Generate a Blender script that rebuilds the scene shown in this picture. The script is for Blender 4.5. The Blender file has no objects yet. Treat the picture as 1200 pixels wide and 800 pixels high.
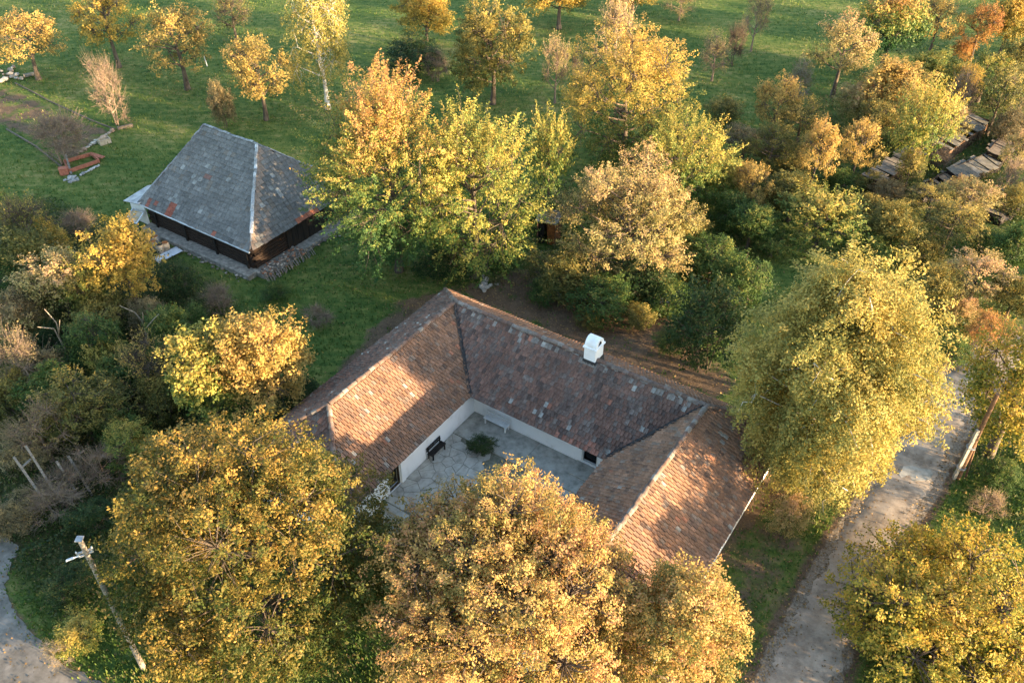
import bpy, bmesh, math, random
import numpy as np
from mathutils import Vector, Matrix

# ------------------------------------------------------------------ camera / light
scene = bpy.context.scene
col = scene.collection
F = 1008.0; PITCH = math.atan(812 / F); CAM_H = 38.0
cd = bpy.data.cameras.new('camera'); cam = bpy.data.objects.new('camera', cd); col.objects.link(cam)
cam.location = (0, 0, CAM_H); cam.rotation_euler = (math.pi / 2 - PITCH, 0, 0)
cd.sensor_width = 36; cd.lens = 36 * F / 1200; cd.clip_end = 6000; cd.clip_start = 0.5
scene.camera = cam
SUN_AZ, SUN_EL = math.radians(115), math.radians(7.5)      # azimuth clockwise from +Y
w = bpy.data.worlds.new('World'); scene.world = w; w.use_nodes = True
nt = w.node_tree; bg = nt.nodes['Background']
sky = nt.nodes.new('ShaderNodeTexSky'); sky.sky_type = 'NISHITA'; sky.sun_disc = False
sky.sun_elevation = SUN_EL; sky.sun_rotation = SUN_AZ; sky.air_density = 1.0; sky.dust_density = 1.0; sky.ozone_density = 1.2
nt.links.new(sky.outputs[0], bg.inputs[0]); bg.inputs[1].default_value = 0.15
sd = bpy.data.lights.new('sun', 'SUN'); sun = bpy.data.objects.new('sun', sd); col.objects.link(sun)
S = Vector((math.cos(SUN_EL) * math.sin(SUN_AZ), math.cos(SUN_EL) * math.cos(SUN_AZ), math.sin(SUN_EL)))
sun.rotation_euler = (-S).to_track_quat('-Z', 'Y').to_euler(); sun.location = (60, 0, 60)
sd.energy = 4.4; sd.angle = math.radians(0.6); sd.color = (1.0, 0.72, 0.42)
vs = scene.view_settings; vs.view_transform = 'Standard'; vs.look = 'None'; vs.gamma = 1; vs.exposure = 2.64
vs.use_curve_mapping = False

# ------------------------------------------------------------------ geometry of the place
cP, sP = math.cos(PITCH), math.sin(PITCH)
def at(u, v, z=0.0):
    x = (u - 600) / F; y = (400 - v) / F
    d = np.array([x, cP + y * sP, -sP + y * cP])
    return np.array([0, 0, CAM_H]) + d * ((z - CAM_H) / d[2])
def depth(P): return P[1] * cP + (CAM_H - P[2]) * sP
TH = math.radians(34.0)
AX = np.array([math.sin(TH), math.cos(TH)]); BX = np.array([math.cos(TH), -math.sin(TH)])
O0 = np.array([-2.576, 39.12])                      # inner eave corner of the courtyard
def hp(a, b, z=0.0):
    q = O0 + AX * a + BX * b
    return np.array([q[0], q[1], z])
def ab(P): q = np.asarray(P)[..., :2] - O0; return q @ AX, q @ BX
def sstep(x, a, b):
    t = np.clip((x - a) / (b - a), 0, 1); return t * t * (3 - 2 * t)
def terrain(x, y):
    x = np.asarray(x, float); y = np.asarray(y, float)
    q = np.stack([x, y], -1) - O0; a = q @ AX; b = q @ BX
    z = -0.12 - 0.95 * sstep(-a, 7.6, 10.8)
    z = z + 0.12 * np.sin(x * .11 + 1) * np.cos(y * .09) + 0.05 * np.sin(x * .37 + y * .21)
    near = np.exp(-(np.maximum(np.abs(a + 2) - 11, 0) ** 2 + np.maximum(np.abs(b - 4.6) - 13, 0) ** 2) / 8)
    base = -0.12 - 0.95 * sstep(-a, 7.6, 10.8)
    z = z * (1 - near) + base * near
    return z
def gp(u, v, dz=0.0):
    z = -.1
    for _ in range(5):
        P = at(u, v, z); z = float(terrain(P[0], P[1]))
    return np.array([P[0], P[1], z + dz])

# ------------------------------------------------------------------ helpers
def mesh_np(name, V, Fc, attrs=None, smooth=False):
    me = bpy.data.meshes.new(name)
    V = np.asarray(V, np.float32); Fc = np.asarray(Fc, np.int32)
    k = Fc.shape[1]; n = len(Fc)
    me.vertices.add(len(V)); me.vertices.foreach_set('co', V.ravel())
    me.loops.add(n * k); me.loops.foreach_set('vertex_index', Fc.ravel())
    me.polygons.add(n); me.polygons.foreach_set('loop_start', np.arange(0, n * k, k, dtype=np.int32))
    try: me.polygons.foreach_set('loop_total', np.full(n, k, np.int32))
    except Exception: pass
    me.polygons.foreach_set('use_smooth', np.full(n, smooth, bool))
    for nm, arr in (attrs or {}).items():
        a = me.attributes.new(nm, 'FLOAT_COLOR', 'FACE')
        arr = np.asarray(arr, np.float32)
        if arr.shape[1] == 3: arr = np.concatenate([arr, np.ones((n, 1), np.float32)], 1)
        a.data.foreach_set('color', arr.ravel())
    me.update(calc_edges=True); me.validate()
    return me
def link(name, me, mat=None, parent=None):
    o = bpy.data.objects.new(name, me); col.objects.link(o)
    if mat is not None and me is not None and not me.materials: me.materials.append(mat)
    if parent is not None: o.parent = parent
    return o
def tag(o, label=None, cat=None, group=None, kind=None):
    if label: o['label'] = label
    if cat: o['category'] = cat
    if group: o['group'] = group
    if kind: o['kind'] = kind
    return o
def empty(name, loc=(0, 0, 0), rz=0, label=None, cat=None, group=None):
    o = bpy.data.objects.new(name, None); col.objects.link(o)
    o.location = loc; o.rotation_euler = (0, 0, rz); o.empty_display_size = .3
    return tag(o, label, cat, group)
class MB:
    def __init__(s): s.V = []; s.F = []
    def add(s, V, Fc):
        n = len(s.V); s.V += [tuple(map(float, v)) for v in V]; s.F += [tuple(i + n for i in f) for f in Fc]; return s
    def box(s, c, size, rot=None, taper=1.0):
        x, y, z = (q / 2 for q in size); V = []
        for k in (-1, 1):
            t = taper if k > 0 else 1
            V += [(-x * t, -y * t, k * z), (x * t, -y * t, k * z), (x * t, y * t, k * z), (-x * t, y * t, k * z)]
        R = rot if rot is not None else Matrix.Identity(3)
        V = [tuple(R @ Vector(v) + Vector(c)) for v in V]
        return s.add(V, [(3, 2, 1, 0), (4, 5, 6, 7), (0, 1, 5, 4), (1, 2, 6, 5), (2, 3, 7, 6), (3, 0, 4, 7)])
    def beam(s, p, q, wd, ht, up=(0, 0, 1)):
        p = Vector(p); q = Vector(q); d = q - p; L = d.length; d.normalize()
        sd_ = d.cross(Vector(up))
        if sd_.length < 1e-4: sd_ = Vector((1, 0, 0))
        sd_.normalize(); u = sd_.cross(d)
        R = Matrix((d, sd_, u)).transposed()
        return s.box((p + q) / 2, (L, wd, ht), R)
    def tube(s, pts, rad, n=8, cap=True):
        V, Fc = tube(np.array([tuple(p) for p in pts], float), np.array(rad, float) * np.ones(len(pts)), n)
        Fc = [tuple(f) for f in Fc]
        if cap:
            Fc.append(tuple(range(n - 1, -1, -1))); m = n * (len(pts) - 1); Fc.append(tuple(range(m, m + n)))
        return s.add(V, Fc)
    def build(s, name, mat, parent=None, smooth=False, bevel=0):
        me = bpy.data.meshes.new(name); me.from_pydata(s.V, [], s.F); me.update()
        if smooth:
            for p in me.polygons: p.use_smooth = True
        o = link(name, me, mat, parent)
        if bevel:
            m = o.modifiers.new('bevel', 'BEVEL'); m.width = bevel; m.segments = 2; m.limit_method = 'ANGLE'
        return o
def tube(P, r, n):
    k = len(P); T = np.gradient(P, axis=0); T /= np.linalg.norm(T, axis=1)[:, None] + 1e-9
    ref = np.array([0, 0, 1.]) if abs(T[0][2]) < .8 else np.array([1., 0, 0])
    A = np.cross(T, ref); A /= np.linalg.norm(A, axis=1)[:, None] + 1e-9; B = np.cross(T, A)
    an = np.arange(n) * 2 * np.pi / n
    V = P[:, None] + r[:, None, None] * (np.cos(an)[None, :, None] * A[:, None] + np.sin(an)[None, :, None] * B[:, None])
    i = np.arange(n); j = (i + 1) % n
    Fc = np.concatenate([np.stack([m * n + i, m * n + j, (m + 1) * n + j, (m + 1) * n + i], 1) for m in range(k - 1)])
    return V.reshape(-1, 3), Fc

# ------------------------------------------------------------------ materials
def new_mat(name):
    m = bpy.data.materials.new(name); m.use_nodes = True; t = m.node_tree
    return m, t, t.nodes['Principled BSDF']
def N(t, typ, **kw):
    n = t.nodes.new(typ)
    for k, v in kw.items(): setattr(n, k, v)
    return n
def ramp(t, stops, fac=None):
    r = N(t, 'ShaderNodeValToRGB'); e = r.color_ramp.elements
    while len(e) > 1: e.remove(e[-1])
    e[0].position = stops[0][0]; e[0].color = (*stops[0][1], 1)
    for p, c in stops[1:]:
        q = e.new(p); q.color = (*c, 1)
    if fac is not None: t.links.new(fac, r.inputs[0])
    return r
def noise(t, scale, detail=6, rough=.6, coord=None, dist=0):
    n = N(t, 'ShaderNodeTexNoise'); n.inputs['Scale'].default_value = scale; n.inputs['Detail'].default_value = detail
    n.inputs['Roughness'].default_value = rough; n.inputs['Distortion'].default_value = dist
    if coord is not None: t.links.new(coord, n.inputs['Vector'])
    return n
def mixc(t, f, a, b, mode='MIX'):
    m = N(t, 'ShaderNodeMix', data_type='RGBA', blend_type=mode)
    for i, v in ((0, f), (6, a), (7, b)):
        if isinstance(v, (int, float)): m.inputs[i].default_value = v
        elif isinstance(v, tuple): m.inputs[i].default_value = (*v, 1)
        else: t.links.new(v, m.inputs[i])
    return m.outputs[2]
def math_(t, op, a, b=None, clamp=False):
    m = N(t, 'ShaderNodeMath', operation=op, use_clamp=clamp)
    for i, v in ((0, a), (1, b)):
        if v is None: continue
        if isinstance(v, (int, float)): m.inputs[i].default_value = v
        else: t.links.new(v, m.inputs[i])
    return m.outputs[0]
def bump(t, h, strength, dist, bsdf):
    b = N(t, 'ShaderNodeBump'); b.inputs['Strength'].default_value = strength; b.inputs['Distance'].default_value = dist
    t.links.new(h, b.inputs['Height']); t.links.new(b.outputs[0], bsdf.inputs['Normal'])
def simple(name, c1, c2, scale=3, rough=.85, bstr=.3, bd=.02, metal=0, c3=None, stretch=None, lo=.35, hi=.65):
    m, t, b = new_mat(name)
    g = N(t, 'ShaderNodeTexCoord'); co = g.outputs['Object']
    if stretch:
        mp = N(t, 'ShaderNodeMapping'); mp.inputs['Scale'].default_value = stretch; t.links.new(co, mp.inputs[0]); co = mp.outputs[0]
    n = noise(t, scale, 8, .65, co)
    st = [(lo, c1), (hi, c2)]
    if c3: st = [(lo, c1), ((lo + hi) / 2, c3), (hi, c2)]
    r = ramp(t, st, n.outputs[0]); t.links.new(r.outputs[0], b.inputs['Base Color'])
    b.inputs['Roughness'].default_value = rough; b.inputs['Metallic'].default_value = metal
    b.inputs['Specular IOR Level'].default_value = .25
    n2 = noise(t, scale * 6, 5, .7, co); bump(t, n2.outputs[0], bstr, bd, b)
    return m
def attr_mat(name, scale=9, rough=.85, var=.5, bd=.01, lichen=None):
    m, t, b = new_mat(name)
    a = N(t, 'ShaderNodeAttribute'); a.attribute_name = 'Col'
    g = N(t, 'ShaderNodeNewGeometry'); n = noise(t, scale, 7, .7, g.outputs['Position'])
    r = ramp(t, [(.3, (1 - var,) * 3), (.7, (1 + var * .6,) * 3)], n.outputs[0])
    c = mixc(t, 1.0, a.outputs['Color'], r.outputs[0], 'MULTIPLY')
    if lichen:
        n3 = noise(t, 6.5, 6, .75, g.outputs['Position']); r3 = ramp(t, [(.62, (0, 0, 0)), (.72, (1, 1, 1))], n3.outputs[0])
        c = mixc(t, math_(t, 'MULTIPLY', r3.outputs[0], .6), c, lichen)
    t.links.new(c, b.inputs['Base Color']); b.inputs['Roughness'].default_value = rough
    b.inputs['Specular IOR Level'].default_value = .2
    n2 = noise(t, scale * 4, 4, .7, g.outputs['Position']); bump(t, n2.outputs[0], .4, bd, b)
    return m
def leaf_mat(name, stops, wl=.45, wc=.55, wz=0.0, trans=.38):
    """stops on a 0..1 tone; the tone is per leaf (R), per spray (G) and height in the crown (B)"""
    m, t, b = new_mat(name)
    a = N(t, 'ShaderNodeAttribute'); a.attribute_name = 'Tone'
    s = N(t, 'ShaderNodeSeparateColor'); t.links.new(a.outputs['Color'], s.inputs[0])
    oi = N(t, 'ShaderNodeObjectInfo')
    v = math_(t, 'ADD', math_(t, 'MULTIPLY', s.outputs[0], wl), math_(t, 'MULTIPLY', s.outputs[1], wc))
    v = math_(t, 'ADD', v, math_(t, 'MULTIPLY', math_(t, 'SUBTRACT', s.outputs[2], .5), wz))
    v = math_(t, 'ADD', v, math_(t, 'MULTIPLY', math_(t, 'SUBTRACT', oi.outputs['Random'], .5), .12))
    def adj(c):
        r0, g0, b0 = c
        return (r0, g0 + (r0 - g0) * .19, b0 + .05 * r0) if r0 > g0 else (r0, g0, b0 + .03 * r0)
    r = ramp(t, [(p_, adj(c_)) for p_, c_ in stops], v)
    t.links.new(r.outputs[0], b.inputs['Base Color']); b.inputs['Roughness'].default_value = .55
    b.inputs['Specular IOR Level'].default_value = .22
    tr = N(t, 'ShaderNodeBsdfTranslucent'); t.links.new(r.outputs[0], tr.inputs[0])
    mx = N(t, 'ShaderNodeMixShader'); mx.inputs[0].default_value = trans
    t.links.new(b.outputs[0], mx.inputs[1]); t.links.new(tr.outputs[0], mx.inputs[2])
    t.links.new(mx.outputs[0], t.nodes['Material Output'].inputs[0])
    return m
GRN = (.045, .085, .018); DGRN = (.022, .05, .016); YGR = (.20, .22, .035); YEL = (.46, .30, .04); GOLD = (.50, .25, .035)
ORA = (.46, .18, .045); PNK = (.42, .23, .12); OLV = (.12, .12, .03); BRN = (.17, .10, .05); RUST = (.30, .10, .03); TAN = (.40, .29, .13)
M = {}
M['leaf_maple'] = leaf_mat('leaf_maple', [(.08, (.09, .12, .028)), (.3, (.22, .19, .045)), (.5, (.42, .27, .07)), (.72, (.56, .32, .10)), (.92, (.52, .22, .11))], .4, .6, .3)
M['leaf_chestnut'] = leaf_mat('leaf_chestnut', [(.12, (.04, .07, .012)), (.36, (.075, .088, .016)), (.58, (.14, .115, .02)), (.82, (.26, .155, .026)), (.97, (.42, .21, .04))], .45, .5, .5)  # darkened olive: shade cast by the maple is put into these leaf colours
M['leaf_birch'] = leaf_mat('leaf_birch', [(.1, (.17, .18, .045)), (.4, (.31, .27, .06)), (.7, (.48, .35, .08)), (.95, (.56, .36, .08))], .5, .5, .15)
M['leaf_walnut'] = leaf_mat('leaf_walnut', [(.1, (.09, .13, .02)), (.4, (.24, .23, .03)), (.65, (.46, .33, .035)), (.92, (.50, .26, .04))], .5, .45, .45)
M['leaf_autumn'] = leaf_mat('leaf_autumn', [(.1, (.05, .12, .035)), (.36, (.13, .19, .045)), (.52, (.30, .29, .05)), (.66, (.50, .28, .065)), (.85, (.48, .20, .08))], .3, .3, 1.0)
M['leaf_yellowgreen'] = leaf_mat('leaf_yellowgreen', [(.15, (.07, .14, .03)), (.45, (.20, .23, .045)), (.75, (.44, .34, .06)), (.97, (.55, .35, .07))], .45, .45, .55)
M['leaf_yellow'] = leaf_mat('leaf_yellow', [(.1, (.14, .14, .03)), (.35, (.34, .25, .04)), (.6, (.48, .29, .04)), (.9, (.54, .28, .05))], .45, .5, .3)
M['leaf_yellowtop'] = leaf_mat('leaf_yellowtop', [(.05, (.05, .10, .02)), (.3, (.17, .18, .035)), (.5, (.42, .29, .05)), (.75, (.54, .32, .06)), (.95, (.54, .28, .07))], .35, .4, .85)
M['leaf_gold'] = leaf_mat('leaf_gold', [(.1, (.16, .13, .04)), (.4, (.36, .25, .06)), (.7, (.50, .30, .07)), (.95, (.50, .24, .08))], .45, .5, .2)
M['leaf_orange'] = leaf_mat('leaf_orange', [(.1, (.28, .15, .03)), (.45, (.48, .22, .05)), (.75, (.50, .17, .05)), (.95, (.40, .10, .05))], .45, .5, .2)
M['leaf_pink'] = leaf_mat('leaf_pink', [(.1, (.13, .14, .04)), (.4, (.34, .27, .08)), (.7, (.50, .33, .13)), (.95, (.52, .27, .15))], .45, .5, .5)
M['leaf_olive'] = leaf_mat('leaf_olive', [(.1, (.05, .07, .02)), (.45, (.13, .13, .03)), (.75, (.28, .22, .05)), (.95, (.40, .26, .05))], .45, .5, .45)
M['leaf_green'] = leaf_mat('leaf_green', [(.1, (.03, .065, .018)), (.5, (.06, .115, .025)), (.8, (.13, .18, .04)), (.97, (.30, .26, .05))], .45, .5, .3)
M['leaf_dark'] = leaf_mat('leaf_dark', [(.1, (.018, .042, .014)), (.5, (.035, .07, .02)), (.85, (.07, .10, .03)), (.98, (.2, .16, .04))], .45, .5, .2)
M['leaf_brown'] = leaf_mat('leaf_brown', [(.1, (.10, .085, .04)), (.5, (.20, .155, .075)), (.85, (.33, .23, .10)), (.98, (.42, .27, .09))], .45, .5, .2)
M['bark'] = simple('bark', (.055, .042, .032), (.16, .125, .095), 5, .9, .6, .03, stretch=(1, 1, .3))
M['bark_birch'] = simple('bark_birch', (.12, .10, .09), (.62, .58, .52), 4, .8, .3, .02, lo=.38, hi=.5)
M['bark_dead'] = simple('bark_dead', (.18, .15, .12), (.34, .29, .23), 4, .85, .5, .02)
M['bark_twig'] = simple('bark_twig', (.15, .11, .085), (.30, .22, .16), 3, .9, .3, .02)
M['plaster'] = simple('plaster', (.64, .63, .60), (.86, .86, .86), .9, .8, .15, .01, c3=(.83, .83, .83), lo=.3, hi=.6)
M['wood_dark'] = simple('wood_dark', (.014, .009, .007), (.045, .028, .019), 3, .85, .5, .02, stretch=(.25, 3, 3))
M['wood_black'] = simple('wood_black', (.010, .009, .009), (.03, .024, .02), 3, .8, .5, .02, stretch=(3, 3, .3))
M['wood_grey'] = simple('wood_grey', (.12, .105, .09), (.30, .27, .235), 4, .9, .5, .02, stretch=(.3, 3, 3))
M['wood_brown'] = simple('wood_brown', (.09, .05, .03), (.20, .12, .07), 4, .85, .5, .02, stretch=(.4, 3, 3))
M['wood_weathered'] = simple('wood_weathered', (.06, .05, .042), (.19, .155, .12), 4, .9, .5, .02, stretch=(.4, 3, 3))
M['sheet_old'] = simple('sheet_old', (.08, .085, .08), (.20, .20, .19), 1.2, .8, .3, .02, c3=(.13, .12, .10))
M['metal'] = simple('metal', (.42, .45, .48), (.62, .66, .70), 2, .45, .1, .01, metal=.3)
M['metal_dull'] = simple('metal_dull', (.20, .21, .23), (.45, .46, .48), 1.5, .55, .2, .01, metal=.2)
M['valley'] = simple('valley', (.025, .025, .026), (.065, .063, .062), 3, .7, .3, .01)
M['rust'] = simple('rust', (.16, .055, .02), (.38, .14, .04), 6, .85, .4, .01)
M['barrel_tan'] = simple('barrel_tan', (.30, .25, .18), (.48, .42, .33), 3, .75, .2, .01)
M['barrel_grey'] = simple('barrel_grey', (.16, .17, .17), (.32, .33, .33), 3, .7, .2, .01)
M['fascia'] = simple('fascia', (.03, .02, .016), (.07, .045, .035), 4, .8, .3, .01, stretch=(.3, 3, 3))
M['glass_dark'] = simple('glass_dark', (.006, .007, .008), (.014, .015, .016), 1, .15, 0, .01)
M['concrete'] = simple('concrete', (.20, .195, .165), (.42, .40, .35), 1.6, .9, .4, .01, c3=(.33, .315, .275))
M['flag'] = simple('flag', (.26, .24, .20), (.46, .43, .37), 1.7, .9, .4, .01, c3=(.38, .355, .305))
M['joint'] = simple('joint', (.10, .10, .07), (.22, .205, .16), 4, .95, .5, .02)
M['stone'] = simple('stone', (.15, .135, .12), (.36, .33, .29), 3, .9, .6, .03, c3=(.25, .23, .20))
M['brick_red'] = simple('brick_red', (.26, .09, .055), (.44, .17, .11), 5, .9, .4, .01)
M['white_paint'] = simple('white_paint', (.62, .62, .60), (.80, .80, .78), 2, .6, .1, .01)
M['blue_tarp'] = simple('blue_tarp', (.03, .06, .14), (.07, .12, .24), 3, .5, .3, .02)
M['tile'] = attr_mat('tile', 7, .88, .45, .012, (.30, .29, .26))
M['slate'] = attr_mat('slate', 5, .8, .4, .01, (.44, .45, .44))
M['ridge_mortar'] = attr_mat('ridge_mortar', 6, .9, .5, .02)
M['stones'] = attr_mat('stones', 4, .9, .4, .02)
M['grassblade'] = leaf_mat('grassblade', [(.1, (.035, .080, .016)), (.5, (.075, .135, .024)), (.8, (.15, .185, .036)), (.97, (.30, .25, .09))], .5, .5, 0, .3)
M['litter'] = leaf_mat('litter', [(.1, (.10, .06, .03)), (.5, (.22, .12, .05)), (.8, (.33, .19, .07)), (.97, (.42, .25, .06))], .7, .3, 0, .15)

# ------------------------------------------------------------------ ground
def in_poly(x, y, poly):
    inside = np.zeros(np.shape(x), bool); n = len(poly)
    for i in range(n):
        x0, y0 = poly[i]; x1, y1 = poly[(i + 1) % n]
        c = ((y0 > y) != (y1 > y)) & (x < (x1 - x0) * (y - y0) / (y1 - y0 + 1e-12) + x0)
        inside ^= c
    return inside
def dist_poly(x, y, poly, closed=True):
    d = np.full(np.shape(x), 1e9); n = len(poly)
    for i in range(n if closed else n - 1):
        x0, y0 = poly[i]; x1, y1 = poly[(i + 1) % n]
        dx, dy = x1 - x0, y1 - y0
        t = np.clip(((x - x0) * dx + (y - y0) * dy) / (dx * dx + dy * dy + 1e-12), 0, 1)
        d = np.minimum(d, np.hypot(x - x0 - t * dx, y - y0 - t * dy))
    return d
def gpoly(px): return [tuple(gp(u, v)[:2]) for u, v in px]
def soft(x, y, px, edge=.8):
    poly = gpoly(px); d = dist_poly(x, y, poly); s_ = np.where(in_poly(x, y, poly), d, -d)
    return sstep(s_, -edge, edge)
ROAD = [gp(u, v)[:2] for u, v in ((1330, 385), (1240, 398), (1170, 418), (1130, 448), (1098, 500), (1063, 562), (1020, 632), (985, 690), (955, 750), (930, 810), (890, 900))]
def smooth_path(P, n=80):
    P = np.array(P); d = np.r_[0, np.cumsum(np.linalg.norm(np.diff(P, axis=0), axis=1))]
    s_ = np.linspace(0, d[-1], n); Q = np.stack([np.interp(s_, d, P[:, k]) for k in (0, 1)], 1)
    for _ in range(6): Q[1:-1] = (Q[:-2] + 2 * Q[1:-1] + Q[2:]) / 4
    return Q
ROAD = smooth_path(ROAD)
TRACK_PX = [(-40, 600), (-8, 622), (26, 640), (12, 664), (4, 688), (20, 718), (66, 774), (130, 806), (200, 850), (-60, 850)]
BED_PX = [(-60, 92), (16, 102), (50, 120), (104, 146), (142, 151), (120, 165), (80, 192), (46, 170), (0, 148), (-60, 138)]
LITTER = [[(350, 490), (420, 400), (470, 350), (560, 330), (700, 370), (800, 400), (880, 450), (840, 470), (700, 420), (530, 340), (380, 500)],
          [(850, 575), (905, 525), (945, 560), (900, 610), (850, 660), (835, 690), (800, 660)],
          [(560, 340), (600, 310), (700, 340), (800, 380), (850, 440), (720, 400)],
          [(840, 690), (850, 590), (905, 540), (960, 600), (930, 680), (880, 800), (800, 800)]]
LW_ = [1, 1, 1, .62]
UNDER = [[(-60, 235), (60, 235), (190, 290), (260, 340), (330, 460), (400, 490), (250, 520), (130, 660), (60, 700), (-60, 620)]]
def road_dist(x, y): return dist_poly(x, y, [tuple(p) for p in ROAD], False)
def zones(x, y):
    nz = .5 + .25 * np.sin(x * 1.7 + np.sin(y * 1.3) * 2) + .25 * np.sin(y * 2.1 + np.sin(x * .9) * 2)
    dirt = np.zeros_like(x)
    for L, lw_ in zip(LITTER, LW_): dirt = np.maximum(dirt, soft(x, y, L, 1.1) * (.55 + .5 * nz) * lw_)
    rd = road_dist(x, y); dirt = np.maximum(dirt, (1 - sstep(rd, 1.5, 2.9)) * .95)
    dirt = np.maximum(dirt, soft(x, y, BED_PX, 1.0) * (.35 + .5 * nz))
    dirt = np.maximum(dirt, soft(x, y, TRACK_PX, .9))
    global ROADZ
    ROADZ = 1 - sstep(rd, 1.3, 2.3)
    und = np.zeros_like(x)
    for L in UNDER: und = np.maximum(und, soft(x, y, L, 1.5))
    return np.clip(dirt, 0, 1), und
def axis_pts(lo, hi, step, far):
    a = list(np.arange(lo, hi + 1e-6, step)); s_ = step
    while a[-1] < far: s_ *= 1.35; a.append(a[-1] + s_)
    s_ = step
    while a[0] > -far: s_ *= 1.35; a.insert(0, a[0] - s_)
    return np.array(a)
gx = axis_pts(-70, 70, .7, 3500); gy = axis_pts(8, 128, .7, 3500)
X, Y = np.meshgrid(gx, gy); Z = terrain(X, Y)
rg = np.random.default_rng(3)
Z = Z + (rg.random(Z.shape) - .5) * .05
a_, b_ = ab(np.stack([X, Y], -1))
incourt = (a_ > -12.4) & (a_ < 8.2) & (b_ > -8.2) & (b_ < 17.4)
Z = np.where(incourt, np.minimum(Z, -.14), Z)
Z = np.where(incourt & (a_ > -9) & (a_ < 1) & (b_ > -.8) & (b_ < 10.6), np.minimum(Z, -.3), Z)
nx, ny = len(gx), len(gy)
ii = (np.arange(ny - 1)[:, None] * nx + np.arange(nx - 1)[None]).ravel()
GF = np.stack([ii, ii + 1, ii + nx + 1, ii + nx], 1)
GV = np.stack([X.ravel(), Y.ravel(), Z.ravel()], 1)
me = mesh_np('ground', GV, GF, smooth=True)
dirt, und = zones(X.ravel(), Y.ravel())
at_ = me.attributes.new('Zone', 'FLOAT_COLOR', 'POINT')
at_.data.foreach_set('color', np.stack([dirt, und, ROADZ, 0 * und + 1], 1).astype(np.float32).ravel())
m, t, b = new_mat('ground_cover')
g = N(t, 'ShaderNodeNewGeometry'); pos = g.outputs['Position']
za = N(t, 'ShaderNodeAttribute'); za.attribute_name = 'Zone'; zs = N(t, 'ShaderNodeSeparateColor'); t.links.new(za.outputs['Color'], zs.inputs[0])
n1 = noise(t, .09, 5, .6, pos); n2 = noise(t, 1.3, 8, .7, pos); n3 = noise(t, 9, 6, .7, pos)
mp = N(t, 'ShaderNodeMapping'); mp.inputs['Rotation'].default_value = (0, 0, .35); mp.inputs['Scale'].default_value = (.35, 2.2, 1); t.links.new(pos, mp.inputs[0])
n4 = noise(t, .8, 5, .6, mp.outputs[0])
gr = ramp(t, [(.38, (.030, .066, .016)), (.47, (.062, .108, .025)), (.55, (.125, .155, .038)), (.64, (.25, .22, .08))],
          math_(t, 'ADD', math_(t, 'MULTIPLY', n2.outputs[0], .45), math_(t, 'ADD', math_(t, 'MULTIPLY', n1.outputs[0], .35), math_(t, 'MULTIPLY', n4.outputs[0], .25))))
di = ramp(t, [(.3, (.055, .040, .028)), (.5, (.13, .09, .06)), (.72, (.22, .155, .10))], math_(t, 'ADD', math_(t, 'MULTIPLY', n3.outputs[0], .5), math_(t, 'MULTIPLY', n2.outputs[0], .5)))
un = ramp(t, [(.35, (.03, .04, .015)), (.6, (.075, .08, .03)), (.8, (.13, .10, .05))], n2.outputs[0])
c = mixc(t, zs.outputs[1], gr.outputs[0], un.outputs[0])
f1 = math_(t, 'ADD', zs.outputs[0], math_(t, 'MULTIPLY', math_(t, 'SUBTRACT', n2.outputs[0], .5), .9))
f1 = ramp(t, [(.38, (0, 0, 0)), (.62, (1, 1, 1))], f1)
c = mixc(t, f1.outputs[0], c, di.outputs[0])
f2 = ramp(t, [(.42, (0, 0, 0)), (.6, (1, 1, 1))], math_(t, 'ADD', zs.outputs[2], math_(t, 'MULTIPLY', math_(t, 'SUBTRACT', n2.outputs[0], .5), 1.2)))
gv_ = ramp(t, [(.36, (.13, .105, .08)), (.5, (.24, .20, .155)), (.64, (.34, .28, .22))], n3.outputs[0])
c = mixc(t, f2.outputs[0], c, gv_.outputs[0])
t.links.new(c, b.inputs['Base Color']); b.inputs['Roughness'].default_value = .95; b.inputs['Specular IOR Level'].default_value = .1
bump(t, math_(t, 'ADD', n3.outputs[0], n2.outputs[0]), .7, .12, b)
tag(link('ground', me, m), 'green autumn meadow and bare earth', kind='structure')

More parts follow.
